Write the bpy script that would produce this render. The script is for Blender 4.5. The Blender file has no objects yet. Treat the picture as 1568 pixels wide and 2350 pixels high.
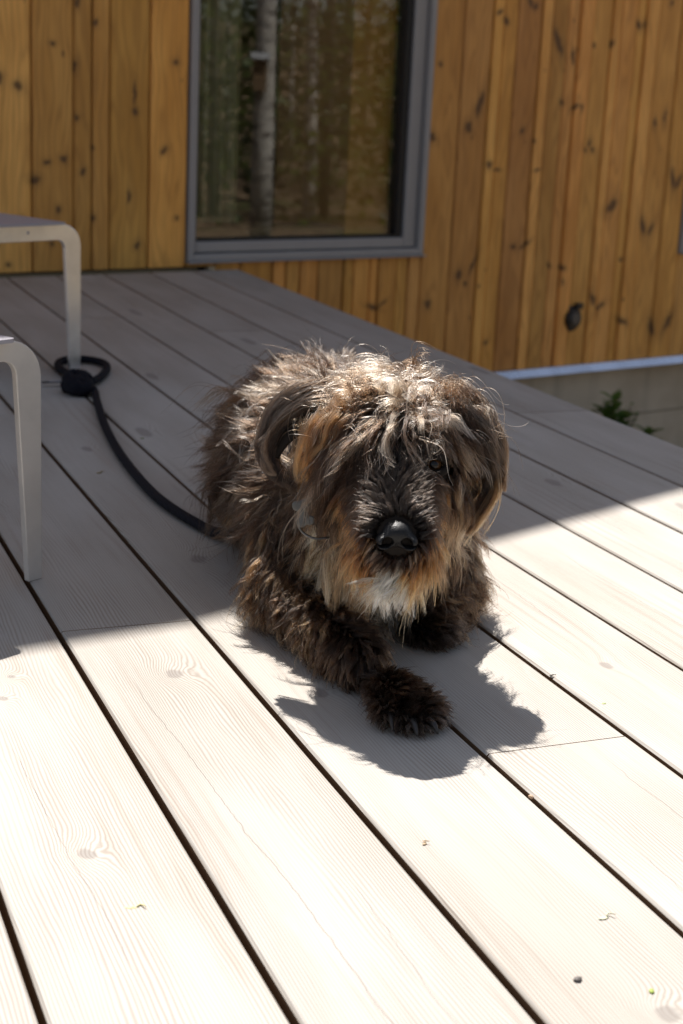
import bpy, bmesh, math, random
import numpy as np
from mathutils import Vector, Matrix, kdtree

U = 0.16                      # metres in one deck-board pitch; layout below is in pitches
rng = np.random.default_rng(7)
random.seed(7)
sc = bpy.context.scene
COL = sc.collection

# ------------------------------------------------------------------ camera, light, exposure
F = Vector((0.36708745, 0.89112975, -0.26671067))
R = Vector((0.92845084, -0.36852539, 0.0465625))
UP = Vector((0.05679643, 0.26472025, 0.96265121))
cam = bpy.data.cameras.new("camera")
camo = bpy.data.objects.new("camera", cam)
COL.objects.link(camo)
M = Matrix((R, UP, -F)).transposed().to_4x4()
M.translation = Vector((0, 0, 3.7843)) * U
camo.matrix_world = M
cam.sensor_fit = 'HORIZONTAL'
cam.sensor_width = 24.0
cam.lens = 3516.07 / 1568 * 24
cam.clip_start = 0.05
cam.clip_end = 500
cam.dof.use_dof = True
cam.dof.focus_distance = 9.45 * U
cam.dof.aperture_fstop = 8.5
sc.camera = camo

SUN_EL, SUN_AZ = math.radians(55.1), math.radians(8.7)
sun_to = Vector((math.sin(SUN_AZ) * math.cos(SUN_EL), math.cos(SUN_AZ) * math.cos(SUN_EL), math.sin(SUN_EL)))
w = bpy.data.worlds.new("World")
sc.world = w
w.use_nodes = True
wn = w.node_tree
sky = wn.nodes.new("ShaderNodeTexSky")
sky.sky_type = 'NISHITA'
sky.sun_disc = False
sky.sun_elevation = SUN_EL
sky.sun_rotation = SUN_AZ
sky.air_density = 1.0
sky.dust_density = 1.2
hz = wn.nodes.new("ShaderNodeHueSaturation")          # thin high haze: a paler sky
hz.inputs["Saturation"].default_value = 0.62
wn.links.new(sky.outputs[0], hz.inputs["Color"])
wn.links.new(hz.outputs[0], wn.nodes["Background"].inputs[0])
wn.nodes["Background"].inputs[1].default_value = 0.070
sl = bpy.data.lights.new("sun", 'SUN')
sl.energy = 5.0
sl.angle = math.radians(0.53)
sl.color = (1.0, 0.965, 0.91)
so = bpy.data.objects.new("sun", sl)
COL.objects.link(so)
so.rotation_euler = (-sun_to).to_track_quat('-Z', 'Y').to_euler()
so.location = (0, 0, 8)
vs = sc.view_settings
vs.view_transform = 'Standard'
vs.look = 'None'
vs.gamma = 1
vs.use_curve_mapping = False
vs.exposure = 0.83
vs.use_white_balance = True
vs.white_balance_temperature = 6500
vs.white_balance_tint = 11
sc.cycles.use_denoising = True
sc.cycles.max_bounces = 10
sc.cycles.transparent_max_bounces = 16

# ------------------------------------------------------------------ helpers
def link(o, parent=None):
    COL.objects.link(o)
    if parent is not None:
        o.parent = parent
    return o

def tag(o, label=None, cat=None, group=None, kind=None):
    for k, v in (("label", label), ("category", cat), ("group", group), ("kind", kind)):
        if v:
            o[k] = v
    return o

def empty(name, loc=(0, 0, 0)):
    o = bpy.data.objects.new(name, None)
    o.empty_display_size = 0.1
    o.location = Vector(loc) * U
    return link(o)

def from_bm(name, bm, mat, parent=None, smooth=False):
    """bm coordinates are world pitches; a parent is an unrotated empty"""
    me = bpy.data.meshes.new(name)
    org = Vector((0, 0, 0))
    q = parent
    while q is not None:
        org += q.location
        q = q.parent
    for v in bm.verts:
        v.co = v.co * U - org
    bm.normal_update()
    bm.to_mesh(me)
    bm.free()
    if mat is not None:
        me.materials.append(mat)
    if smooth:
        for p in me.polygons:
            p.use_smooth = True
    o = bpy.data.objects.new(name, me)
    return link(o, parent)

def box(bm, c, half, ax=None, bev=0.0):
    """box with centre c, half sizes, and optional axes (3 vectors)"""
    ax = ax or (Vector((1, 0, 0)), Vector((0, 1, 0)), Vector((0, 0, 1)))
    c = Vector(c)
    vs_ = []
    for k in range(8):
        s = ((k & 1) * 2 - 1, ((k >> 1) & 1) * 2 - 1, ((k >> 2) & 1) * 2 - 1)
        vs_.append(bm.verts.new(c + ax[0] * half[0] * s[0] + ax[1] * half[1] * s[1] + ax[2] * half[2] * s[2]))
    fs = [bm.faces.new([vs_[i] for i in f]) for f in
          ((0, 2, 3, 1), (4, 5, 7, 6), (0, 1, 5, 4), (2, 6, 7, 3), (0, 4, 6, 2), (1, 3, 7, 5))]
    if bev:
        es = list({e for f in fs for e in f.edges})
        bmesh.ops.bevel(bm, geom=es, offset=bev, segments=1, affect='EDGES', profile=0.5)

def tube(bm, pts, rad, n=10, cap=True):
    pts = [Vector(q) for q in pts]
    rings = []
    t0 = (pts[1] - pts[0]).normalized()
    nrm = t0.orthogonal().normalized()
    for i, q in enumerate(pts):
        t = (pts[min(i + 1, len(pts) - 1)] - pts[max(i - 1, 0)]).normalized()
        nrm = (nrm - t * nrm.dot(t)).normalized()
        b = t.cross(nrm)
        rr = rad[i] if hasattr(rad, "__len__") else rad
        rings.append([bm.verts.new(q + (nrm * math.cos(2 * math.pi * k / n) + b * math.sin(2 * math.pi * k / n)) * rr) for k in range(n)])
    for a, b2 in zip(rings, rings[1:]):
        for k in range(n):
            bm.faces.new((a[k], a[(k + 1) % n], b2[(k + 1) % n], b2[k]))
    if cap:
        bm.faces.new(rings[0][::-1])
        bm.faces.new(rings[-1])

def spline(pts, n):
    """Catmull-Rom through pts"""
    pts = [np.array(q, float) for q in pts]
    P_ = [2 * pts[0] - pts[1]] + pts + [2 * pts[-1] - pts[-2]]
    out = []
    m = len(pts) - 1
    for i in range(n):
        x = i / (n - 1) * m
        k = min(int(x), m - 1)
        t = x - k
        a, b, c, d = P_[k:k + 4]
        out.append(0.5 * (2 * b + (c - a) * t + (2 * a - 5 * b + 4 * c - d) * t * t + (3 * b - a - 3 * c + d) * t ** 3))
    return out

def ball(bm, c, rad, seg=12, rings=8, ax=None):
    r = bmesh.ops.create_uvsphere(bm, u_segments=seg, v_segments=rings, radius=1)
    ax = ax or (Vector((1, 0, 0)), Vector((0, 1, 0)), Vector((0, 0, 1)))
    c = Vector(c)
    for v in r['verts']:
        v.co = c + ax[0] * v.co.x * rad[0] + ax[1] * v.co.y * rad[1] + ax[2] * v.co.z * rad[2]

class NT:
    def __init__(self, name):
        self.m = bpy.data.materials.new(name)
        self.m.use_nodes = True
        self.t = self.m.node_tree
        self.b = self.t.nodes["Principled BSDF"]
        self.out = self.t.nodes["Material Output"]
    def n(self, typ, **kw):
        nd = self.t.nodes.new("ShaderNode" + typ)
        for k, v in kw.items():
            if k.startswith("i_"):
                key = k[2:]
                key = int(key) if key.isdigit() else key.replace("_", " ")
                self.set(nd.inputs[key], v)
            else:
                setattr(nd, k, v)
        return nd
    def set(self, sock, v):
        if isinstance(v, bpy.types.NodeSocket):
            self.t.links.new(v, sock)
        elif isinstance(v, bpy.types.Node):
            self.t.links.new(v.outputs[0], sock)
        else:
            if hasattr(sock.default_value, "__len__") and not hasattr(v, "__len__"):
                v = (v,) * len(sock.default_value)
            if hasattr(v, "__len__") and len(v) == 3 and len(sock.default_value) == 4:
                v = tuple(v) + (1,)
            sock.default_value = v
    def math(self, op, a, b=0.0, c=None, clamp=False):
        nd = self.n("Math", operation=op, use_clamp=clamp, i_0=a, i_1=b)
        if c is not None:
            self.set(nd.inputs[2], c)
        return nd.outputs[0]
    def mix(self, fac, a, b, mode='MIX'):
        nd = self.n("Mix", data_type='RGBA', blend_type=mode)
        self.set(nd.inputs[0], fac)
        self.set(nd.inputs[6], a)
        self.set(nd.inputs[7], b)
        return nd.outputs[2]
    def noise(self, vec, scale=5, detail=2, rough=0.5, dist=0.0):
        return self.n("TexNoise", i_Vector=vec, i_Scale=scale, i_Detail=detail, i_Roughness=rough, i_Distortion=dist).outputs[0]
    def ramp(self, v, a, b, lo=0.0, hi=1.0, smooth=True):
        nd = self.n("MapRange", interpolation_type='SMOOTHSTEP' if smooth else 'LINEAR')
        for i, x in enumerate((v, a, b, lo, hi)):
            self.set(nd.inputs[i], x)
        return nd.outputs[0]
    def comb(self, x, y, z=0.0):
        return self.n("CombineXYZ", i_0=x, i_1=y, i_2=z).outputs[0]
    def ell(self, vec, cx, cy, rx, ry, rot=0.0, inner=0.35):
        mp = self.n("Mapping", vector_type='TEXTURE', i_Vector=vec, i_Location=(cx, cy, 0), i_Rotation=(0, 0, rot), i_Scale=(rx, ry, 1))
        ln = self.n("VectorMath", operation='LENGTH', i_0=mp.outputs[0])
        return ln.outputs["Value"]
    def P(self, **kw):
        for k, v in kw.items():
            self.set(self.b.inputs[k.replace("_", " ")], v)
    def bump(self, h, strength=0.3, dist=0.002):
        nd = self.n("Bump", i_Strength=strength, i_Distance=dist, i_Height=h)
        self.t.links.new(nd.outputs[0], self.b.inputs["Normal"])

def plain(name, col, rough=0.6, metal=0.0, spec=0.5):
    k = NT(name)
    k.P(Base_Color=col, Roughness=rough, Metallic=metal, Specular_IOR_Level=spec)
    return k.m

# ------------------------------------------------------------------ materials
def mat_deck():
    k = NT("weathered_larch")
    uv = k.n("UVMap")
    sp = k.n("SeparateXYZ", i_0=uv.outputs[0])
    u, v = sp.outputs[0], sp.outputs[1]
    oi = k.n("ObjectInfo")
    rnd = oi.outputs["Random"]
    rz = k.math('MULTIPLY', rnd, 37.0)
    # grain coordinate, pushed aside round the knots
    warp = k.noise(k.comb(k.math('MULTIPLY', u, 0.9), k.math('MULTIPLY', v, 0.09), rz), 2.2, 2, 0.45)
    warp2 = k.noise(k.comb(k.math('MULTIPLY', u, 3.0), k.math('MULTIPLY', v, 0.5), rz), 3.0, 2, 0.5)
    phase = k.math('ADD', k.math('ADD', k.math('MULTIPLY', u, 300.0), k.math('MULTIPLY', warp, 95.0)), k.math('MULTIPLY', warp2, 9.0))
    wob = k.n("VectorMath", operation='ADD', i_0=uv.outputs[0])
    nz = k.n("TexNoise", i_Vector=uv.outputs[0], i_Scale=9.0, i_Detail=2.0)
    sc_ = k.n("VectorMath", operation='SCALE', i_0=nz.outputs["Color"])
    sc_.inputs["Scale"].default_value = 0.07
    k.set(wob.inputs[1], sc_.outputs[0])
    off = -0.035
    knots = [(3.51, 11.56, .085, .13), (3.45, 8.61, .07, .12), (5.56, 8.53, .06, .09), (3.47, 15.53, .07, .14), (7.78, 13.24, .08, .2),
             (9.94, 19.24, .10, .4), (10.35, 16.8, .12, .35), (2.63, 9.15, .07, .10), (3.62, 4.80, .07, .07), (4.25, 16.2, .10, .3),
             (6.62, 17.0, .09, .3), (2.1, 13.6, .08, .15), (7.4, 22.0, .1, .4), (1.55, 6.9, .05, .08), (8.6, 12.1, .08, .2), (5.2, 19.4, .09, .3),
             (8.4, 17.6, .08, .3), (6.4, 25.0, .09, .5), (1.48, 9.02, .035, .05), (1.60, 9.37, .03, .04), (0.4, 3.2, .08, .1), (6.5, 4.2, .08, .1)]
    kmask = None
    for (x, y, rx, ry) in knots:
        ln = k.ell(wob.outputs[0], x + 0.035, y + 0.035, rx, ry)
        g = k.math('POWER', 2.718, k.math('MULTIPLY', k.math('MULTIPLY', ln, ln), -0.22))
        phase = k.math('ADD', phase, k.math('MULTIPLY', g, 30.0))
        mk = k.ramp(ln, 0.55, 1.0, 1.0, 0.0)
        kmask = mk if kmask is None else k.math('MAXIMUM', kmask, mk)
    tone0 = k.noise(k.comb(k.math('MULTIPLY', u, 1.6), k.math('MULTIPLY', v, 0.3), k.math('ADD', rz, 3.0)), 1.3, 2)
    ring = k.math('MULTIPLY_ADD', k.math('SINE', phase), 0.5, 0.5)
    ring = k.math('POWER', ring, 1.6)
    arch = k.math('MULTIPLY_ADD', k.math('SINE', k.math('MULTIPLY', phase, 0.17)), 0.5, 0.5)
    arch = k.math('MULTIPLY', k.math('POWER', arch, 3.0), k.ramp(tone0, 0.5, 0.68))
    fade = k.ramp(k.noise(k.comb(u, k.math('MULTIPLY', v, 0.2), rz), 2.5, 2), 0.3, 0.72)
    grain = k.math('MULTIPLY', ring, k.math('MULTIPLY_ADD', fade, 0.75, 0.25))
    fib = k.noise(k.comb(k.math('MULTIPLY', u, 60.0), k.math('MULTIPLY', v, 1.2), rz), 1.0, 3, 0.6)
    tone = k.noise(k.comb(u, k.math('MULTIPLY', v, 0.25), rz), 1.6, 3, 0.55)
    base = k.mix(k.ramp(tone, 0.3, 0.72), (0.430, 0.398, 0.355), (0.472, 0.442, 0.402))
    base = k.mix(k.math('MULTIPLY', grain, 0.62), base, (0.215, 0.170, 0.130))
    base = k.mix(k.math('MULTIPLY', arch, 0.30), base, (0.27, 0.20, 0.15))
    base = k.mix(k.ramp(fib, 0.5, 0.8, 0.0, 0.25), base, (0.26, 0.21, 0.17))
    # silvery blotches and reddish heartwood streaks
    bl = k.ramp(k.noise(k.comb(k.math('MULTIPLY', u, 2.0), k.math('MULTIPLY', v, 0.5), k.math('ADD', rz, 5.0)), 1.7, 4, 0.6), 0.62, 0.78, 0.0, 0.4)
    base = k.mix(bl, base, (0.49, 0.465, 0.445))
    hs = k.ramp(k.noise(k.comb(k.math('MULTIPLY', u, 3.0), k.math('MULTIPLY', v, 0.16), k.math('ADD', rz, 9.0)), 1.5, 3, 0.55), 0.62, 0.78, 0.0, 0.22)
    base = k.mix(hs, base, (0.33, 0.235, 0.17))
    base = k.mix(k.math('MULTIPLY', kmask, 0.55), base, (0.19, 0.165, 0.15))
    # drying cracks: (u at v0, v0, slope, v min, v max)
    crack = None
    wig = k.math('MULTIPLY_ADD', k.noise(k.comb(0.0, v, 0.0), 0.9, 5, 0.7), 0.13, -0.065)
    for (u0, v0, s_, va, vb, th) in ((2.33, 9.13, -0.03, 4.2, 9.3, .004), (3.05, 9.6, 0.0, 6.4, 9.7, .003), (5.72, 10.6, 0.06, 9.0, 11.5, .005),
                                     (4.75, 7.3, 0.02, 3.5, 7.3, .004), (2.72, 6.6, 0.01, 3.0, 6.4, .003), (1.42, 8.0, -.04, 5.6, 8.4, .003),
                                     (6.6, 11.0, 0.02, 8.5, 11.2, .004), (7.6, 14.0, 0.03, 11.0, 14.5, .005), (9.3, 17.0, .03, 14.0, 17.2, .006), (4.3, 6.4, .03, 3.5, 6.4, .003)):
        d = k.math('ABSOLUTE', k.math('ADD', k.math('SUBTRACT', u, k.math('MULTIPLY_ADD', k.math('SUBTRACT', v, v0), s_, u0)), wig))
        m1 = k.ramp(d, th * 0.4, th, 1.0, 0.0)
        m2 = k.math('MULTIPLY', k.ramp(v, va, va + 0.5), k.ramp(v, vb - 0.5, vb, 1.0, 0.0))
        m1 = k.math('MULTIPLY', m1, m2)
        crack = m1 if crack is None else k.math('MAXIMUM', crack, m1)
    base = k.mix(k.math('MULTIPLY', crack, 0.42), base, (0.07, 0.045, 0.03))
    hsv = k.n("HueSaturation", i_Color=base)
    k.set(hsv.inputs["Value"], k.math('MULTIPLY_ADD', rnd, 0.10, 0.96))
    k.P(Base_Color=hsv.outputs[0], Roughness=k.math('MULTIPLY_ADD', fib, 0.2, 0.62), Specular_IOR_Level=0.16)
    h = k.math('SUBTRACT', k.math('MULTIPLY_ADD', grain, -0.5, k.math('MULTIPLY', fib, 0.25)), crack)
    k.bump(h, 0.35, 0.0012)
    return k.m

def mat_cladding(lo_, hi_):
    k = NT("oiled_pine")
    uv = k.n("UVMap")
    sp = k.n("SeparateXYZ", i_0=uv.outputs[0])
    u, v = sp.outputs[0], sp.outputs[1]
    oi = k.n("ObjectInfo")
    rz = k.math('MULTIPLY', oi.outputs["Random"], 41.0)
    warp = k.noise(k.comb(u, k.math('MULTIPLY', v, 0.16), rz), 2.0, 2, 0.5)
    ring = k.math('MULTIPLY_ADD', k.math('SINE', k.math('ADD', k.math('MULTIPLY', u, 30.0), k.math('MULTIPLY', warp, 46.0))), 0.5, 0.5)
    fib = k.noise(k.comb(k.math('MULTIPLY', u, 28.0), k.math('MULTIPLY', v, 0.9), rz), 1.0, 3, 0.6)
    tone = k.noise(k.comb(u, k.math('MULTIPLY', v, 0.3), rz), 1.3, 3, 0.55)
    base = k.mix(k.ramp(tone, 0.28, 0.72), (0.62, 0.292, 0.062), (0.82, 0.428, 0.110))
    base = k.mix(k.math('MULTIPLY', k.math('POWER', ring, 2.0), 0.45), base, (0.42, 0.19, 0.045))
    base = k.mix(k.ramp(fib, 0.45, 0.8, 0.0, 0.4), base, (0.40, 0.18, 0.045))
    base = k.mix(1.0, base, oi.outputs["Color"], 'MULTIPLY')
    nz = k.n("TexNoise", i_Vector=uv.outputs[0], i_Scale=5.0, i_Detail=3.0)
    sc_ = k.n("VectorMath", operation='SCALE', i_0=nz.outputs["Color"])
    sc_.inputs["Scale"].default_value = 0.16
    wob = k.n("VectorMath", operation='ADD', i_0=uv.outputs[0], i_1=sc_.outputs[0])
    # s, z, half width, half height, rotation: round knots, then spike knots
    K = [(6.9, 5.62, .09, .05, .5), (7.13, 5.44, .10, .07, -.4), (7.85, 5.88, .07, .12, .3), (8.0, 5.8, .06, .09, 0), (6.2, 3.04, .10, .13, 0), (7.88, 3.01, .06, .09, -.6),
         (10.14, 2.75, .06, .10, 0), (10.03, 2.6, .06, .07, 0), (10.26, 2.6, .06, .07, 0), (9.09, 3.68, .07, .08, 0), (9.55, 3.6, .13, .06, .7), (9.74, 3.58, .05, .09, 0),
         (10.61, 5.12, .09, .06, 1.2), (10.02, 5.04, .05, .06, 0), (11.5, 5.6, .07, .12, .4), (11.7, 5.6, .05, .11, 0), (6.9, 2.22, .08, .09, 0), (7.18, 2.1, .11, .035, 0),
         (8.45, 2.09, .08, .035, .2), (7.87, 0.29, .08, .07, 0), (8.25, 0.34, .16, .05, .5), (6.2, -0.34, .10, .13, 0), (6.42, -.55, .05, .06, 0), (9.11, -0.2, .08, .05, -.5),
         (9.57, -0.28, .1, .06, -.2), (11.65, -.12, .06, .05, 0), (3.68, -1.0, .17, .045, -.3), (3.95, -.92, .13, .04, .6), (12.4, 3.3, .05, .12, 0), (12.75, 3.45, .05, .16, -.1),
         (5.15, 2.8, .08, .12, .3), (5.0, 0.2, .07, .08, 0), (5.3, -1.0, .09, .12, 0), (7.2, -2.0, .07, .05, .4), (5.25, 4.4, .05, .06, 0), (5.15, 5.9, .07, .08, 0), (9.6, -.62, .05, .09, 0),
         (12.6, 6.2, .07, .09, 0), (11.0, 7.2, .08, .1, 0), (8.9, 7.6, .08, .12, .5), (6.3, 7.0, .07, .1, 0), (13.4, 5.5, .05, .08, 0),
         (-4.26, 4.35, .05, .05, 0), (-3.93, 3.99, .05, .08, 0), (-3.82, 3.94, .06, .1, -.2), (-3.75, 5.1, .05, .1, 0), (-4.39, 2.14, .06, .06, 0), (-4.03, 2.2, .07, .07, 0), (-4.64, 1.82, .10, .08, 0),
         (-2.48, 3.14, .06, .09, 0), (-2.5, 3.5, .03, .25, 0), (-1.82, 2.4, .06, .09, -.4), (-1.58, 4.11, .07, .07, 0), (-2.61, 1.5, .035, .16, 0), (-4.97, 3.53, .09, .08, -.7), (-5.32, 3.67, .06, .12, 0),
         (-3.62, 1.98, .06, .08, -.3), (-3.41, 2.41, .04, .04, 0), (-2.4, 0.53, .06, .09, -.2), (-1.51, 1.05, .05, .04, 0), (-3.4, 1.08, .05, .06, 0), (-3.75, 3.0, .06, .07, 0), (-4.15, 1.25, .05, .07, 0),
         (-3.35, 4.75, .05, .07, 0), (-5.0, 1.05, .06, .06, 0), (-4.3, .6, .05, .06, 0), (-5.2, .2, .05, .05, 0), (-4.3, 6.0, .05, .07, 0), (-1.7, 5.9, .05, .07, 0), (-2.9, 7.2, .06, .08, 0)]
    S = [(8.83, 5.05, .09, .36, .50), (11.12, 1.22, .22, .13, .65), (12.33, .72, .09, .26, .35), (12.62, .62, .07, .19, -.35), (13.28, 1.9, .09, .30, .30), (13.50, 1.85, .07, .22, -.55),
         (13.02, -1.92, .11, .26, .30), (13.62, -1.85, .09, .30, -.55), (11.9, -1.72, .18, .07, -.4), (10.72, -1.1, .08, .19, .35), (11.02, -1.3, .16, .07, .5), (6.5, 3.55, .09, .32, -.3),
         (9.35, 4.75, .06, .2, .2), (6.62, -.1, .05, .25, -.4), (-4.8, -3.5, .1, .2, .3)]
    mk = None
    for (a, b, rx, ry, ro) in K + S:
        if not lo_ - .35 < a < hi_ + .35:
            continue
        ln = k.ell(wob.outputs[0], a + .08, b + .08, rx * 1.45, ry * 1.35, ro)
        mm = k.math('ADD', k.math('MULTIPLY', k.ramp(ln, 0.35, 1.0, 1.0, 0.0), 0.78), k.ramp(ln, 0.8, 2.1, 0.22, 0.0))
        mk = mm if mk is None else k.math('MAXIMUM', mk, mm)
    base = k.mix(k.math('MULTIPLY', mk, 0.86), base, (0.075, 0.038, 0.020))
    # small random pin knots everywhere else
    vo = k.n("TexVoronoi", i_Vector=k.comb(k.math('MULTIPLY', u, 1.6), k.math('MULTIPLY', v, 0.75), rz), i_Scale=1.0)
    pin = k.math('MULTIPLY', k.ramp(vo.outputs["Distance"], 0.03, 0.075, 1.0, 0.0), 0.75)
    base = k.mix(pin, base, (0.08, 0.04, 0.02))
    k.P(Base_Color=base, Roughness=k.math('MULTIPLY_ADD', fib, 0.2, 0.42), Specular_IOR_Level=0.35)
    k.bump(k.math('MULTIPLY_ADD', ring, 0.3, fib), 0.3, 0.001)
    return k.m

def mat_frame():
    k = NT("grey_painted_aluminium")
    g = k.n("NewGeometry")
    nz = k.noise(g.outputs["Position"], 14, 3)
    k.P(Base_Color=k.mix(nz, (0.285, 0.275, 0.275), (0.33, 0.32, 0.315)), Roughness=0.45, Specular_IOR_Level=0.5)
    return k.m

def mat_glass():
    k = NT("window_glass")
    tr = k.n("BsdfTransparent", i_Color=(0.86, 0.89, 0.85))
    gl = k.n("BsdfGlossy", i_Color=(1, 1, 1), i_Roughness=0.012)
    bf_ = k.n("NewGeometry").outputs["Backfacing"]       # the same interface seen from either side
    fr = k.n("Fresnel", i_IOR=k.math('MULTIPLY_ADD', bf_, 1 / 1.52 - 1.52, 1.52))
    fac = k.math('MULTIPLY_ADD', fr.outputs[0], 1.35, 0.0, clamp=True)
    mx = k.n("MixShader", i_0=fac, i_1=tr, i_2=gl)
    k.t.links.new(mx.outputs[0], k.out.inputs[0])
    return k.m

def mat_concrete():
    k = NT("concrete")
    g = k.n("NewGeometry")
    p_ = g.outputs["Position"]
    a = k.noise(p_, 3.0, 5, 0.6)
    st = k.noise(k.n("Mapping", i_Vector=p_, i_Scale=(9, 9, 0.9)).outputs[0], 1.0, 3, 0.6)
    base = k.mix(k.ramp(a, 0.3, 0.7), (0.42, 0.355, 0.26), (0.56, 0.49, 0.38))
    base = k.mix(k.ramp(st, 0.55, 0.8, 0.0, 0.5), base, (0.20, 0.175, 0.13))
    k.P(Base_Color=base, Roughness=0.85)
    k.bump(k.noise(p_, 60, 3), 0.3, 0.003)
    return k.m

def mat_steel(name, col, rough, metal=1.0):
    k = NT(name)
    g = k.n("TexCoord")
    mp = k.n("Mapping", i_Vector=g.outputs["Object"], i_Scale=(220, 220, 9))
    st = k.noise(mp.outputs[0], 1.0, 2, 0.5)
    dirt = k.noise(g.outputs["Object"], 9, 4, 0.6)
    k.P(Base_Color=k.mix(k.ramp(dirt, 0.35, 0.75), col, tuple(c * 0.8 for c in col)), Metallic=metal,
        Roughness=k.math('ADD', k.math('MULTIPLY', st, 0.12), k.math('MULTIPLY_ADD', dirt, 0.10, rough)))
    k.bump(st, 0.06, 0.0004)
    return k.m

def mat_ground():
    k = NT("forest_floor")
    g = k.n("NewGeometry")
    p_ = g.outputs["Position"]
    a = k.noise(p_, 0.7, 5, 0.6)
    b = k.noise(p_, 9.0, 4, 0.7)
    base = k.mix(k.ramp(b, 0.3, 0.7), (0.10, 0.062, 0.036), (0.30, 0.21, 0.135))
    base = k.mix(k.ramp(a, 0.52, 0.68, 0.0, 0.7), base, (0.07, 0.09, 0.03))
    k.P(Base_Color=base, Roughness=0.95, Specular_IOR_Level=0.1)
    k.bump(b, 0.8, 0.05)
    return k.m

def mat_bark(name, pale, dark, sc0=1.0):
    k = NT(name)
    g = k.n("TexCoord")
    mp = k.n("Mapping", i_Vector=g.outputs["Object"], i_Scale=(6 * sc0, 6 * sc0, 14 * sc0))
    a = k.noise(mp.outputs[0], 1.0, 4, 0.65)
    k.P(Base_Color=k.mix(k.ramp(a, 0.46, 0.66), pale, dark), Roughness=0.85, Specular_IOR_Level=0.15)
    return k.m

def mat_leaf(name, a, b, trans=0.35):
    k = NT(name)
    g = k.n("NewGeometry")
    oi = k.noise(g.outputs["Position"], 2.5, 3)
    c = k.mix(oi, a, b)
    df = k.n("BsdfTranslucent", i_Color=c)
    k.P(Base_Color=c, Roughness=0.5, Specular_IOR_Level=0.3)
    mx = k.n("MixShader", i_0=trans, i_1=k.b, i_2=df)
    k.t.links.new(mx.outputs[0], k.out.inputs[0])
    return k.m

def mat_rope():
    k = NT("navy_rope")
    uv = k.n("TexCoord")
    a = k.n("TexWave", i_Vector=uv.outputs["Object"], i_Scale=120.0, i_Distortion=2.0)
    k.P(Base_Color=k.mix(a.outputs[0], (0.004, 0.0043, 0.008), (0.009, 0.0093, 0.016)), Roughness=0.85, Specular_IOR_Level=0.2)
    k.bump(a.outputs[0], 0.4, 0.001)
    return k.m

DECK = mat_deck()
ZONES = [-99, -4.3, -3.45, -2.3, -1.31, 4.97, 7.0, 8.6, 9.9, 11.4, 12.5, 99]
CLAD = [mat_cladding(a, b) for a, b in zip(ZONES, ZONES[1:])]
FRAME = mat_frame()
GLASS = mat_glass()
CONC = mat_concrete()
ALU = mat_steel("brushed_aluminium", (0.74, 0.70, 0.65), 0.34, 0.35)
ALU_W = mat_steel("aluminium_bright_reflection", (0.96, 0.95, 0.94), 0.20, 0.85)  # paler copy for the rear seat, sunlit deck's reflection put into its colour
ALU_S = plain("grey_sky_reflection", (0.36, 0.345, 0.385), 0.42)  # lavender of the reflected sky painted into the sheet's colour
FLASH = mat_steel("galvanised_flashing", (0.72, 0.76, 0.86), 0.14)
GROUND = mat_ground()
BLACK_P = plain("black_plastic", (0.012, 0.012, 0.014), 0.38)
GASKET = plain("black_gasket", (0.010, 0.010, 0.012), 0.5)
DARKWOOD = plain("rough_sawn_timber", (0.20, 0.125, 0.07), 0.85)
EDGEW = plain("sawn_larch_edge", (0.20, 0.115, 0.055), 0.8)
TIMBER = plain("pale_timber", (0.20, 0.15, 0.08), 0.75)
ROPE = mat_rope()

# ------------------------------------------------------------------ ground
bm = bmesh.new()
GZ = -6.4
n = 40
grid = {}
for i in range(n + 1):
    for j in range(n + 1):
        x = (i / n * 2 - 1)
        y = (j / n * 2 - 1)
        x = math.copysign(abs(x) ** 2.2, x) * 1500 + 10
        y = math.copysign(abs(y) ** 2.2, y) * 1500
        d_ = math.hypot(x - 8, y - 20)
        z = GZ + (math.sin(x * .09 + 1) * math.cos(y * .07) * min(1.5, max(0, d_ - 40) * .03)) + max(0, d_ - 90) * 0.045
        grid[i, j] = bm.verts.new((x, y, z))
for i in range(n):
    for j in range(n):
        bm.faces.new((grid[i, j], grid[i + 1, j], grid[i + 1, j + 1], grid[i, j + 1]))
tag(from_bm("ground", bm, GROUND, None, True), kind="structure")

# ------------------------------------------------------------------ deck
PH = math.radians(14.5)
T = Vector((math.cos(PH), math.sin(PH), 0))          # along the house wall
NW = Vector((math.sin(PH), -math.cos(PH), 0))        # out of the wall, towards the deck
ZV = Vector((0, 0, 1))
W0 = Vector((10.2, 31.3, 0))
def wallpt(s, z, out=0.0):
    return W0 + T * s + NW * out + ZV * z
def wall_y(x, out):                                  # y of the wall line at x, kept 'out' in front of it
    q = W0 + NW * out
    return q.y + (x - q.x) * math.tan(PH)

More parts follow.
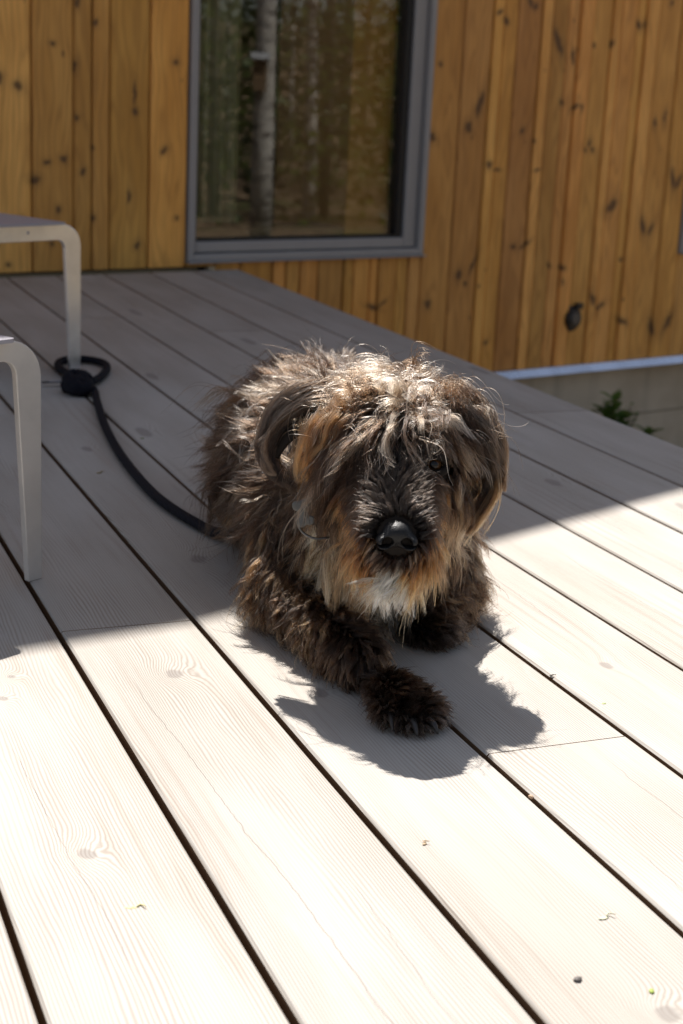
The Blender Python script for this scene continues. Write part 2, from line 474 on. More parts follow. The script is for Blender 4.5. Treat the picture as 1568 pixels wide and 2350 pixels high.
deck = empty("deck", (0, 0, 0))
tag(deck, kind="structure")
X0 = 1.0587
THK = 0.19
rd = random.Random(3)
joints = {3: [7.435], 1: [10.13], 8: [16.45], 6: [23.0], 4: [24.5], 0: [19.0], 7: [-3.0], 5: [1.0], 2: [1.6], -1: [13.5]}
for kk in range(-9, 9):
    gap = 0.040
    xa, xb = X0 + kk + gap / 2 + rd.uniform(-.004, .004), X0 + kk + 1 - gap / 2 + rd.uniform(-.004, .004)
    if kk == 8:
        xb += 0.035 + gap / 2
    dz = rd.uniform(-.002, .002)
    js = joints.get(kk, [rd.uniform(-4, 20)])
    ys = [-9.0] + js + [None]
    for a, b in zip(ys, ys[1:]):
        bm = bmesh.new()
        ya = a + (0.006 if a > -9 else 0)
        if b is None:
            ea, eb = wall_y(xa, 0.42), wall_y(xb, 0.42)
        else:
            ea = eb = b - 0.006
        dzz = dz + rd.uniform(-.0015, .0015)
        c = 0.014
        prof = [(xa, -THK), (xa, -c), (xa + c, 0), (xb - c, 0), (xb, -c), (xb, -THK)]
        def end_y(x, first):
            return ya if first else ea + (eb - ea) * (x - xa) / (xb - xa)
        A = [bm.verts.new((x, end_y(x, True), z + dzz)) for x, z in prof]
        B = [bm.verts.new((x, end_y(x, False), z + dzz)) for x, z in prof]
        m = len(prof)
        for i in range(m):
            bm.faces.new((A[i], A[(i + 1) % m], B[(i + 1) % m], B[i]))
        bm.faces.new(A[::-1])
        bm.faces.new(B)
        bmesh.ops.recalc_face_normals(bm, faces=bm.faces)
        ul = bm.loops.layers.uv.new("UVMap")
        for f_ in bm.faces:
            for l in f_.loops:
                l[ul].uv = (l.vert.co.x + (0 if abs(f_.normal.x) < .8 else l.vert.co.z), l.vert.co.y)
        o = from_bm("deck_board", bm, DECK, deck)
        o.data.materials.append(EDGEW)
        for pl in o.data.polygons:
            if pl.normal.z < .3:
                pl.material_index = 1
# joists, rim and posts beneath
for jy in range(-8, 30, 4):
    bm = bmesh.new()
    box(bm, (1.0, jy + .6, -THK - .47), (9.0, .14, .45))
    from_bm("joist", bm, DARKWOOD, deck)
bm = bmesh.new()
box(bm, (9.75, 10.6, -THK - .47), (.14, 20.0, .449))
from_bm("rim_joist", bm, DARKWOOD, deck)
for py in (-6, 4, 14, 24):
    bm = bmesh.new()
    box(bm, (9.4, py + .1, (-THK - .93 + GZ - .3) / 2), (.3, .3, (-THK - .93 - GZ + .3) / 2))
    from_bm("deck_post", bm, DARKWOOD, deck)

# ------------------------------------------------------------------ house
house = empty("house", wallpt(0, GZ))
tag(house, "house clad in vertical orange brown pine boards with a grey framed window", "house")
WB, WT = -2.74, 21.0
rb = random.Random(11)
def wboard(s0, s1, z0, z1, out=0.0, tint=None):
    bm = bmesh.new()
    th = 0.13
    g = 0.016
    a, b = s0 + g, s1 - g
    c = 0.034
    prof = [(a, -.05), (a, th - c), (a + c, th), (b - c, th), (b, th - c), (b, -.05)]
    A = [bm.verts.new(wallpt(s, z0, o + out)) for s, o in prof]
    B = [bm.verts.new(wallpt(s, z1, o + out)) for s, o in prof]
    m = len(prof)
    for i in range(m):
        bm.faces.new((A[i], B[i], B[(i + 1) % m], A[(i + 1) % m]))
    bm.faces.new(A)
    bm.faces.new(B[::-1])
    bmesh.ops.recalc_face_normals(bm, faces=bm.faces)
    ul = bm.loops.layers.uv.new("UVMap")
    for f_ in bm.faces:
        for l in f_.loops:
            d_ = l.vert.co - W0
            l[ul].uv = (d_.dot(T) + d_.dot(NW) * .5, d_.z)
    zi = max(i for i in range(len(CLAD)) if ZONES[i] <= (s0 + s1) / 2)
    o = from_bm("wall_board", bm, CLAD[zi], house)
    t = tint or rb.uniform(0.76, 1.14)
    o.color = (t, t * rb.uniform(.94, 1.04), t * rb.uniform(.9, 1.12), 1)
    return o
WS0, WS1, WZ0, WZ1 = -1.31, 4.96, 0.17, 11.5         # window outline on the wall
left = [-12.6, -11.7, -10.8, -10.4, -9.5, -8.6, -8.2, -7.3, -6.9, -6.0, -5.62, -4.76, -3.89, -3.48, -3.10, -2.21, -1.33]
for a, b in zip(left, left[1:]):
    wboard(a, b, 0.06, WT, rb.choice((0, 0.012, .02)))
low = [-1.33, -0.62, 0.02, 0.85, 1.19, 1.56, 2.05, 2.75, 3.02, 3.49, 3.74, 4.24, 4.60, 4.96]
for a, b in zip(low, low[1:]):
    wboard(a, b, WB if b > 0.01 else 0.06, WZ0 - .02, rb.choice((0, .015, .03)))
for a, b in zip(low, low[1:]):
    wboard(a, b, WZ1 + .02, WT)
right = [4.96, 5.85, 6.69, 6.99, 7.46, 8.20, 8.52, 9.06, 9.44, 9.86, 10.52, 10.81, 11.38, 11.69, 12.13, 12.97, 13.70]
proud = [0, 0, .05, .0, .0, .05, .01, -.01, .06, 0, .045, .01, -.01, .055, 0, .02]
for a, b, pr in zip(right, right[1:], proud):
    wboard(a, b, WB, WT, pr, 1.2 if pr > .04 else None)
W2S0, W2S1, W2Z0 = 13.72, 17.8, 0.01
for a, b in zip([13.70, 14.3, 14.8, 15.6, 16.1, 16.9, 17.4], [14.3, 14.8, 15.6, 16.1, 16.9, 17.4, 17.8]):
    wboard(a, b, WB, W2Z0 - .02, 0)
    wboard(a, b, 8.02, WT, 0)
rr = [17.82, 18.6, 19.1, 19.9, 20.4, 21.3, 22.0, 22.6, 23.5]
for a, b in zip(rr, rr[1:]):
    wboard(a, b, WB, WT, rb.choice((0, .03)))

def wbox(bm, s0, s1, z0, z1, o0, o1, bev=0.0):
    box(bm, wallpt((s0 + s1) / 2, (z0 + z1) / 2, (o0 + o1) / 2), ((s1 - s0) / 2, (o1 - o0) / 2, (z1 - z0) / 2), (T, NW, ZV), bev)

def window(s0, s1, z0, z1):
    """outer casing proud of the boards, sash inside it, gasket and pane"""
    bm = bmesh.new()
    wbox(bm, s0, s1, z0, z1, .02, .12)
    # replace the solid by a ring: four members
    bm.free()
    bm = bmesh.new()
    cw, d0, d1 = .14, -.30, .20
    wbox(bm, s0, s0 + cw, z0, z1, d0, d1, .015)
    wbox(bm, s1 - cw, s1, z0, z1, d0, d1, .015)
    wbox(bm, s0 + cw, s1 - cw, z0, z0 + cw, d0, d1 - .003, .015)
    wbox(bm, s0 + cw, s1 - cw, z1 - cw, z1, d0, d1 - .003, .015)
    wbox(bm, s0 - .02, s1 + .02, z0 - .035, z0 - .002, -.02, .30, .008)     # drip sill
    wn_ = from_bm("window", bm, FRAME, house)
    bm = bmesh.new()
    sw, e0, e1 = .33, -.28, .06
    a, b, c, d = s0 + cw + .02, s1 - cw - .02, z0 + cw + .02, z1 - cw - .02
    wbox(bm, a, a + .10, c, d, e0, e1, .02)
    wbox(bm, b - sw, b, c, d, e0, e1, .02)
    wbox(bm, a + .10, b - sw, c, c + .22, e0, e1 - .003, .02)
    wbox(bm, a + .10, b - sw, d - .22, d, e0, e1 - .003, .02)
    from_bm("sash", bm, FRAME, wn_)
    ga, gb, gc, gd = a + .10, b - sw, c + .22, d - .22
    bm = bmesh.new()
    wbox(bm, ga + .001, ga + .05, gc, gd, -.34, -.02)
    wbox(bm, gb - .16, gb - .001, gc, gd, -.40, -.03)
    wbox(bm, ga + .05, gb - .16, gc + .001, gc + .05, -.34, -.02)
    wbox(bm, ga + .05, gb - .16, gd - .05, gd - .001, -.34, -.02)
    from_bm("gasket", bm, GASKET, wn_)
    bm = bmesh.new()
    wbox(bm, ga + .045, gb - .155, gc + .045, gd - .045, -.20, -.17)
    from_bm("pane", bm, GLASS, wn_)
    return wn_
window(WS0, WS1, WZ0, WZ1)
window(W2S0, W2S1, W2Z0, 8.0)

# interior seen through the glass
INT_W = plain("interior_plaster", (0.30, 0.25, 0.18), 0.8)
INT_F = plain("interior_floor_wood", (0.13, 0.075, 0.04), 0.5)
k = NT("curtain_linen")
tc = k.n("TexCoord")
k.P(Base_Color=k.mix(k.noise(k.n("Mapping", i_Vector=tc.outputs["Object"], i_Scale=(3, 3, .2)).outputs[0], 3, 2), (0.30, 0.26, 0.16), (0.40, 0.34, 0.21)), Roughness=0.9)
CURT = k.m
bm = bmesh.new()
wbox(bm, -14, 24, -1.2, -1.0, -24, -.5)
from_bm("interior_floor", bm, INT_F, house)
bm = bmesh.new()
wbox(bm, -14, -12, -1.0, 20.9, -24.2, -24)
wbox(bm, -4, 24, -1.0, 20.9, -24.2, -24)
wbox(bm, -12, -4, 15.0, 20.9, -24.2, -24)  # unseen opening in the back wall, added to let daylight into the room
wbox(bm, -12, -4, -1.0, .5, -24.2, -24)
wbox(bm, -14.2, -14, -1.2, 20.9, -24, -.06)
wbox(bm, 24, 24.2, -1.2, 20.9, -24, -.06)
from_bm("interior_wall", bm, INT_W, house)
bm = bmesh.new()
wbox(bm, -14, 24, 18.0, 18.2, -24, -.5)
from_bm("interior_ceiling", bm, INT_W, house)
# sheathing behind the boards with openings left for the windows
bm = bmesh.new()
for (a, b, c, d) in ((-14, WS0 - .05, .1, 20.9), (WS0 - .05, WS1 + .05, -2.7, WZ0 - .05), (WS0 - .05, WS1 + .05, WZ1 + .05, 20.9),
                     (WS1 + .05, W2S0 - .05, -2.7, 20.9), (W2S0 - .05, W2S1 + .05, -2.7, W2Z0 - .05), (W2S0 - .05, W2S1 + .05, 8.05, 20.9), (W2S1 + .05, 24, -2.7, 20.9)):
    wbox(bm, a, b, c, d, -.5, -.06)
from_bm("sheathing", bm, plain("dark_underlay", (0.03, 0.022, 0.016), 0.9), house)
bm = bmesh.new()
wbox(bm, WS1 - 1.75, WS1 + .02, -.6, 12, -3.4, -.515)
o = from_bm("window_reveal", bm, None, house)
ow = NT("warm_interior_pine")
g = ow.n("NewGeometry")
ow.P(Base_Color=ow.mix(ow.noise(ow.n("Mapping", i_Vector=g.outputs["Position"], i_Scale=(9, 9, .6)).outputs[0], 1.5, 3), (0.42, 0.17, 0.035), (0.54, 0.26, 0.06)), Roughness=0.5)
o.data.materials.append(ow.m)
bm = bmesh.new()
wbox(bm, WS0 - .3, WS1 - 1.76, .1, .75, -1.6, -.52, .02)
from_bm("window_board", bm, INT_F, house)
bm = bmesh.new()
cpts = []
for i in range(61):
    s = WS0 - .2 + i * .034
    cpts.append((s, -.95 + .14 * math.sin(i * .95) + .05 * math.sin(i * 2.3)))
va = [bm.verts.new(wallpt(s, .85, o_)) for s, o_ in cpts]
vb = [bm.verts.new(wallpt(s, 12, o_)) for s, o_ in cpts]
for i in range(60):
    bm.faces.new((va[i], va[i + 1], vb[i + 1], vb[i]))
from_bm("curtain", bm, CURT, house, True)

# plinth, flashing, ledger
bm = bmesh.new()
wbox(bm, -14, 24, GZ - 1, -2.95, -2.0, -.06)
from_bm("foundation", bm, CONC, house)
bm = bmesh.new()
for zc in (-4.32,):
    wbox(bm, -14, 24, zc, zc + .03, -.075, -.045)
from_bm("pour_line", bm, plain("concrete_seam", (0.2, 0.175, 0.13), .9), house)
bm = bmesh.new()
wbox(bm, -.1, 24, -2.755, -2.748, -.05, .24)
for s_a, s_b in ((-.1, 8.2), (8.21, 16.4), (16.41, 24)):
    q_ = [wallpt(s_, z_, o_) for s_ in (s_a, s_b) for z_, o_ in ((-2.752, .235), (-2.93, .345), (-2.945, .325), (-2.765, .21))]
    v_ = [bm.verts.new(x) for x in q_]
    for f_ in ((0, 1, 2, 3), (7, 6, 5, 4), (0, 4, 5, 1), (1, 5, 6, 2), (2, 6, 7, 3), (3, 7, 4, 0)):
        bm.faces.new([v_[i] for i in f_])
bmesh.ops.recalc_face_normals(bm, faces=bm.faces)
from_bm("flashing", bm, FLASH, house)
bm = bmesh.new()
wbox(bm, -13, -1.02, -.36, .02, -.05, .10, .01)
from_bm("ledger", bm, TIMBER, house)
bm = bmesh.new()
wbox(bm, -.74, -.18, -.36, .045, -.05, .11, .01)
from_bm("packer", bm, plain("pale_spruce_block", (.62, .54, .38), .8), house)
for s in (-.90, -2.2, -3.4):
    bm = bmesh.new()
    wbox(bm, s, s + .16, -.35, -.02, .14, .36, .01)
    from_bm("packer", bm, DARKWOOD if s > -.8 else TIMBER, house)
# side walls and roof: the eave throws the shade over the deck
bm = bmesh.new()
wbox(bm, -14.4, -14.2, GZ - 1, WT, -24.2, -.1)
wbox(bm, 24.2, 24.4, GZ - 1, WT, -24.2, -.1)
wbox(bm, -14.4, 24.4, GZ - 1, -1.0, -24.4, -24.2)
from_bm("side_wall", bm, DARKWOOD, house)
# front eave line: measured back from the shade line on the boards; it runs a little skew to the wall
bm = bmesh.new()
ev = [(-14.0, 21.1), (5.33, 25.10), (11.25, 27.68), (40.0, 40.2)]
bk_ = [wallpt(27, 0, -25), wallpt(-22, 0, -25)]
rim = [Vector((x, y, 0)) for x, y in ev] + bk_
lo_r = [bm.verts.new((q.x, q.y, WT + .003)) for q in rim]
hi_r = [bm.verts.new((q.x, q.y, WT + .8)) for q in rim]
bm.faces.new(lo_r[::-1])
bm.faces.new(hi_r)
for i in range(len(rim)):
    j = (i + 1) % len(rim)
    bm.faces.new((lo_r[i], lo_r[j], hi_r[j], hi_r[i]))
bmesh.ops.recalc_face_normals(bm, faces=bm.faces)
from_bm("roof", bm, plain("soffit_pine", (0.40, 0.24, 0.11), .6), house)

# wall outlet: round black vent with a lifted flap
vent = empty("wall_vent", wallpt(9.96, -1.56, .14))
tag(vent, "small round black vent cover on the orange boards above the flashing", "wall vent")
def disc(name, z0, z1, r, off, parent, mat, seg=28, sx=1.0):
    bm = bmesh.new()
    c = wallpt(9.96, -1.56 + off, 0)
    rings = []
    for o_, rr_ in ((z0, r), (z1 - .02, r), (z1, r * .92)):
        rings.append([bm.verts.new(c + NW * o_ + T * (math.cos(2 * math.pi * i / seg) * rr_ * sx) + ZV * math.sin(2 * math.pi * i / seg) * rr_) for i in range(seg)])
    for a, b in zip(rings, rings[1:]):
        for i in range(seg):
            bm.faces.new((a[i], a[(i + 1) % seg], b[(i + 1) % seg], b[i]))
    bm.faces.new(rings[-1])
    bmesh.ops.recalc_face_normals(bm, faces=bm.faces)
    return from_bm(name, bm, mat, parent)
disc("flange", .12, .19, .325, 0, vent, BLACK_P)
disc("cover", .19, .28, .245, 0, vent, BLACK_P)
disc("spout", .28, .33, .15, .02, vent, plain("black_plastic_highlight", (.075, .075, .078), .3))  # lighter grey paints the vent's highlight into the plastic
bm = bmesh.new()
wbox(bm, 10.02, 10.24, -1.32, -1.17, .16, .27, .01)
from_bm("hinge_tab", bm, BLACK_P, vent)


# ------------------------------------------------------------------ metal seats
def seat_frame_bm(B, r, nrm, h, hr, wt, wb, L, ro, ri, th):
    """flat plate cut as an inverted U: B is the outer foot corner, r points from the seat out to that foot"""
    ii = []
    outer = [(0.0, 0.0)]
    for i in range(9):
        a = i / 8 * math.pi / 2
        outer.append((-ro + ro * math.cos(a), h - ro + ro * math.sin(a)))
    inner = [(-wb, 0.0)]
    for i in range(9):
        a = i / 8 * math.pi / 2
        inner.append((-wt - ri + ri * math.cos(a), h - hr - ri + ri * math.sin(a)))
    o2 = outer + [(-L - x, z) for x, z in outer[::-1]]
    i2 = inner + [(-L - x, z) for x, z in inner[::-1]]
    bm = bmesh.new()
    rows = []
    for e in (0.0, th):
        rows.append(([bm.verts.new(Vector(B) + r * x + ZV * z + nrm * e) for x, z in o2],
                     [bm.verts.new(Vector(B) + r * x + ZV * z + nrm * e) for x, z in i2]))
    (oa, ia), (ob, ib) = rows
    m = len(o2)
    for i in range(m - 1):
        bm.faces.new((oa[i], oa[i + 1], ia[i + 1], ia[i]))
        bm.faces.new((ob[i], ib[i], ib[i + 1], ob[i + 1]))
        bm.faces.new((oa[i], ob[i], ob[i + 1], oa[i + 1]))
        bm.faces.new((ia[i], ia[i + 1], ib[i + 1], ib[i]))
    for i in (0, m - 1):
        bm.faces.new((oa[i], ia[i], ib[i], ob[i]))
    bmesh.ops.recalc_face_normals(bm, faces=bm.faces)
    bev = [e for e in bm.edges if len(e.link_faces) == 2 and e.calc_face_angle(0) > 1.2]
    bmesh.ops.bevel(bm, geom=bev, offset=0.008, segments=2, affect='EDGES', profile=0.5)
    return bm

def metal_seat(label, B, ang, h, hr, wt, wb, L, depth, mat):
    r = Vector((math.cos(ang), math.sin(ang), 0))
    nv = Vector((-math.sin(ang), math.cos(ang), 0))
    root = empty("metal_seat", B)
    tag(root, label, "seat", "metal seats on the deck")
    B = Vector(B)
    th = 0.055
    for off in (0.0, depth):
        from_bm("leg_frame", seat_frame_bm(B + nv * off, r, nv, h, hr, wt, wb, L, .30, .12, th), mat, root)
    # seat sheet with rounded corners, a touch proud of the rails
    bm = bmesh.new()
    a0, a1, b0, b1, rc = -.31, -L + .31, -.10, depth + .10 + th, .05
    loop = []
    for (cx_, cy_, st) in ((a0 - rc, b0 + rc, -90), (a0 - rc, b1 - rc, 0), (a1 + rc, b1 - rc, 90), (a1 + rc, b0 + rc, 180)):
        for i in range(6):
            a = math.radians(st + i * 18)
            loop.append((cx_ + rc * math.cos(a), cy_ + rc * math.sin(a)))
    lo = [bm.verts.new(B + r * x + nv * y + ZV * (h + .004)) for x, y in loop]
    hi = [bm.verts.new(B + r * x + nv * y + ZV * (h + .034)) for x, y in loop]
    bm.faces.new(lo[::-1])
    bm.faces.new(hi)
    for i in range(len(lo)):
        j = (i + 1) % len(lo)
        bm.faces.new((lo[i], lo[j], hi[j], hi[i]))
    from_bm("seat_sheet", bm, ALU_S, root)
    for x in (-.85, -L + .85):
        bm = bmesh.new()
        c = B + r * x + ZV * (h - .09)
        ball(bm, c, (.022, .012, .022), 10, 6, (r, nv, ZV))
        from_bm("screw", bm, ALU_S, root)
    return root
metal_seat("low brushed metal seat farther back with the dark leash looped round its foot", (4.39, 20.05, 0), math.radians(27), 1.92, .20, .26, .17, 3.2, 3.0, ALU_W)
metal_seat("low brushed metal seat nearer the dog, its tapered plate leg catching tan light", (2.185, 11.34, 0), math.radians(29), 1.89, .15, .235, .135, 3.0, 3.0, ALU)

# ------------------------------------------------------------------ leash
leash = empty("leash", (4.0, 18.3, 0))
tag(leash, "dark navy rope leash lying on the deck boards from the seat foot to the dog", "leash")
bm = bmesh.new()
tube(bm, spline([(4.10, 18.5, .10), (4.18, 18.34, .06), (4.07, 17.69, .052), (3.86, 16.39, .052), (3.72, 15.21, .052), (3.65, 14.23, .052), (3.63, 13.4, .052), (3.67, 12.85, .052),
                 (3.73, 12.43, .055), (3.80, 12.04, .07), (3.86, 11.5, .25), (3.72, 10.7, .75), (3.85, 10.2, 1.2)], 90), .047, 12)
from_bm("rope", bm, ROPE, leash, True)
bm = bmesh.new()
lp = [(4.16, 18.62, .09), (4.40, 19.02, .07), (4.62, 19.56, .06), (4.72, 20.02, .06), (4.62, 20.34, .06), (4.38, 20.46, .06), (4.16, 20.28, .06), (4.06, 19.9, .06), (4.06, 19.4, .08), (4.08, 18.9, .10), (4.08, 18.62, .10)]
tube(bm, spline(lp, 60), .052, 12)
from_bm("handle_loop", bm, ROPE, leash, True)
bm = bmesh.new()
nb = random.Random(5)
for i in range(5):
    a = i * 1.3
    tube(bm, [Vector((4.0 + .14 * math.cos(a + t * .9) * (1 - .1 * i), 18.42 + .22 * math.sin(a + t * .9), .09 + .06 * math.sin(t * 1.3 + i) + .05)) for t in [x * .45 for x in range(9)]], .075, 10)
ball(bm, (4.0, 18.45, .11), (.18, .24, .12), 16, 10)
from_bm("knot", bm, ROPE, leash, True)
bm = bmesh.new()
box(bm, (3.78, 18.92, .055), (.13, .035, .006), (Vector((.97, -.2, .05)), Vector((.2, .97, 0)), Vector((-.05, 0, 1))))
from_bm("tag_strap", bm, plain("black_webbing", (.012, .012, .014), .8), leash)
bm = bmesh.new()
box(bm, (3.82, 18.91, .067), (.075, .02, .004), (Vector((.97, -.2, .05)), Vector((.2, .97, 0)), Vector((-.05, 0, 1))))
from_bm("sewn_label", bm, plain("pale_label", (.4, .4, .42), .8), leash)

# ------------------------------------------------------------------ dog
H0 = np.array([4.12, 9.2, 1.5])                      # middle of the skull
FH = np.array([-.35, -.937, 0.0])                    # where the dog looks
RH = np.array([.937, -.35, 0.0])
ZH = np.array([0, 0, 1.0])
HX = np.stack([RH, FH, ZH])                          # rows: local axes of the head
def hl(r, f, z):
    return H0 + RH * r + FH * f + ZH * z
PRIMS = []                                           # (region, kind, data)
def ell(reg, c, rad, axes=None):
    PRIMS.append((reg, 'e', np.array(c, float), np.array(rad, float), axes))
def cap(reg, a, b, ra, rb):
    PRIMS.append((reg, 'c', np.array(a, float), np.array(b, float), (ra, rb)))
ell('body', (4.47, 11.05, .86), (.70, 1.25, .73))
ell('body', (4.88, 12.45, .70), (.68, .85, .60))
ell('body', (4.34, 10.15, .85), (.64, .68, .66))
cap('chest', (4.22, 9.72, .80), (4.3, 10.2, .55), .50, .5)
cap('neck', (4.27, 10.05, 1.10), (4.15, 9.45, 1.36), .50, .44)
ell('skull', hl(0, 0, -.03), (.53, .54, .375), HX)
ell('cheek', hl(-.25, .2, -.22), (.23, .30, .27), HX)
ell('cheek', hl(.25, .2, -.22), (.23, .30, .27), HX)
cap('muzzle', hl(0, .42, -.14), hl(0, .98, -.36), .28, .195)
ell('lip', hl(-.10, .90, -.44), (.13, .22, .11), HX)
ell('lip', hl(.10, .90, -.44), (.13, .22, .11), HX)
ell('chin', hl(0, .90, -.545), (.165, .23, .10), HX)
cap('arm', (3.92, 10.15, .75), (3.70, 9.86, .34), .30, .23)
cap('forearm', (3.66, 9.82, .27), (3.74, 8.62, .18), .20, .125)
ell('paw', (3.80, 8.17, .105), (.135, .25, .098))
for tx, ty in ((3.660, 8.0), (3.745, 7.905), (3.86, 7.90), (3.95, 7.985)):
    ell('paw', (tx, ty, .078), (.048, .110, .066))
cap('arm', (4.82, 10.12, .7), (4.90, 9.86, .32), .30, .21)
cap('forearm', (4.90, 9.82, .24), (4.60, 9.36, .15), .18, .13)
ell('paw', (4.54, 9.24, .11), (.16, .17, .105))
ell('body', (4.45, 12.2, .48), (.34, .7, .46))
ell('body', (5.35, 12.35, .48), (.34, .7, .46))
cap('paw', (4.15, 11.8, .14), (4.1, 11.3, .12), .14, .12)
cap('tail', (5.0, 13.25, .45), (4.55, 13.9, .16), .15, .08)
REGS = sorted({q[0] for q in PRIMS})

def prim_sdf(q, P):
    if q[1] == 'e':
        d = P - q[2]
        if q[4] is not None:
            d = d @ q[4].T
        k0 = np.linalg.norm(d / q[3], axis=-1)
        k1 = np.linalg.norm(d / (q[3] ** 2), axis=-1)
        return k0 * (k0 - 1) / np.maximum(k1, 1e-6)
    a, b = q[2], q[3]
    ab = b - a
    t = np.clip(((P - a) @ ab) / (ab @ ab), 0, 1)
    return np.linalg.norm(P - a - t[..., None] * ab, axis=-1) - (q[4][0] + (q[4][1] - q[4][0]) * t)

def smin(a, b, k):
    h = np.clip(.5 + .5 * (b - a) / k, 0, 1)
    return b * (1 - h) + a * h - k * h * (1 - h)

def body_sdf(P):
    d = None
    for q in PRIMS:
        s = prim_sdf(q, P)
        d = s if d is None else smin(d, s, .030 if q[0] == 'paw' else .05 if q[0] in ('lip', 'chin') else .16)
    return np.maximum(d, .004 - P[..., 2])

def sdf_grad(fn, P, e=.01):
    g = np.stack([fn(P + np.eye(3)[i] * e) - fn(P - np.eye(3)[i] * e) for i in range(3)], -1)
    return g / np.maximum(np.linalg.norm(g, axis=-1, keepdims=True), 1e-9)

def surface_nets(fn, lo, hi, h):
    lo, hi = np.array(lo, float), np.array(hi, float)
    ax = [np.arange(lo[i], hi[i] + h, h) for i in range(3)]
    G = np.stack(np.meshgrid(*ax, indexing='ij'), -1)
    v = fn(G.reshape(-1, 3)).reshape(G.shape[:3])
    nx, ny, nz = v.shape
    C = (nx - 1, ny - 1, nz - 1)
    cs = np.zeros(C + (3,))
    cn = np.zeros(C)
    corners = [(i, j, k_) for i in (0, 1) for j in (0, 1) for k_ in (0, 1)]
    def sl(c):
        return v[c[0]:c[0] + C[0], c[1]:c[1] + C[1], c[2]:c[2] + C[2]]
    for c1 in corners:
        for a in range(3):
            if c1[a] == 0:
                c2 = list(c1)
                c2[a] = 1
                va, vb = sl(c1), sl(c2)
                m = (va < 0) != (vb < 0)
                t = np.where(m, va / np.where(m, va - vb, 1), 0)
                for b in range(3):
                    cs[..., b] += np.where(m, (t if b == a else c1[b]), 0)
                cn += m
    act = cn > 0
    idx = -np.ones(C, int)
    idx[act] = np.arange(act.sum())
    ijk = np.argwhere(act)
    verts = lo + h * (ijk + cs[act] / cn[act][:, None])
    faces = []
    for a in range(3):
        b, c = (a + 1) % 3, (a + 2) % 3
        s0 = [slice(1, -1)] * 3
        s0[a] = slice(0, -1)
        s1 = list(s0)
        s1[a] = slice(1, None)
        inn0 = v[tuple(s0)] < 0
        inn1 = v[tuple(s1)] < 0
        for flip, m in ((False, inn0 & ~inn1), (True, ~inn0 & inn1)):
            e = np.argwhere(m)
            base = e.copy()
            for d in (b, c):
                base[:, d] += 1
            q = []
            for (ob, oc) in ((-1, -1), (0, -1), (0, 0), (-1, 0)):
                t = base.copy()
                t[:, b] += ob
                t[:, c] += oc
                q.append(idx[t[:, 0], t[:, 1], t[:, 2]])
            q = np.stack(q, 1)
            faces.append(q[:, ::-1] if flip else q)
    faces = np.concatenate(faces)
    return verts, faces[(faces >= 0).all(1)]

def mesh_np(name, verts, faces, mat, parent, smooth=True):
    me = bpy.data.meshes.new(name)
    org = np.zeros(3)
    q = parent
    while q is not None:
        org += np.array(q.location)
        q = q.parent
    me.from_pydata((verts * U - org).tolist(), [], faces.tolist())
    me.materials.append(mat)
    me.polygons.foreach_set("use_smooth", [smooth] * len(me.polygons))
    me.update()
    return link(bpy.data.objects.new(name, me), parent)

dog = empty("dog", (4.4, 10.5, 0))
tag(dog, "shaggy dark brown dog lying on the sunny deck with a white chin, one paw out", "dog")
SKIN = plain("dog_skin", (.012, .009, .007), .8, spec=.2)
bv, bf = surface_nets(body_sdf, (2.9, 7.55, -.06), (6.1, 14.2, 2.15), .045)
mesh_np("body", bv, bf, SKIN, dog)

def mat_hair(name, rough=.32, rad=.45):
    k = NT(name)
    a = k.n("Attribute", attribute_name="hair_color")
    b = k.n("Attribute", attribute_name="tip_color")
    hi = k.n("HairInfo")
    c = k.mix(k.ramp(hi.outputs["Intercept"], .25, .95), a.outputs["Color"], b.outputs["Color"])
    pb = k.n("BsdfHairPrincipled", parametrization='COLOR', i_Color=c, i_Roughness=rough, i_Radial_Roughness=rad, i_IOR=1.40)
    for s in pb.inputs:
        if s.name == "Random Roughness":
            s.default_value = .2
    k.t.nodes.remove(k.b)
    k.t.links.new(pb.outputs[0], k.out.inputs[0])
    return k.m
HAIR = mat_hair("dog_hair")

def nrmz(a):
    return a / np.maximum(np.linalg.norm(a, axis=-1, keepdims=True), 1e-9)

def add_hair(name, parent, pos, colr, colt, r0, r1=None):
    """pos: N x K x 3 in pitches"""
    N, K, _ = pos.shape
    cd = bpy.data.hair_curves.new(name)
    cd.add_curves([K] * N)
    org = np.zeros(3)
    q = parent
    while q is not None:
        org += np.array(q.location)
        q = q.parent
    pw = pos.copy()
    pw[..., 2] = np.maximum(pw[..., 2], .006 + .010 * rng.random((N, 1)))
    cd.attributes['position'].data.foreach_set('vector', (pw * U - org).astype(np.float32).ravel())
    t = np.linspace(0, 1, K)
    rad = np.outer(r0 if hasattr(r0, '__len__') else np.full(N, r0), (1 - .75 * t ** 2)) * U
    at = cd.attributes.get('radius') or cd.attributes.new('radius', 'FLOAT', 'POINT')
    at.data.foreach_set('value', rad.astype(np.float32).ravel())
    for nm, c in (("hair_color", colr), ("tip_color", colt)):
        at = cd.attributes.new(nm, 'FLOAT_COLOR', 'CURVE')
        at.data.foreach_set('color', np.concatenate([c, np.ones((N, 1))], 1).astype(np.float32).ravel())
    cd.materials.append(HAIR)
    return link(bpy.data.objects.new(name, cd), parent)

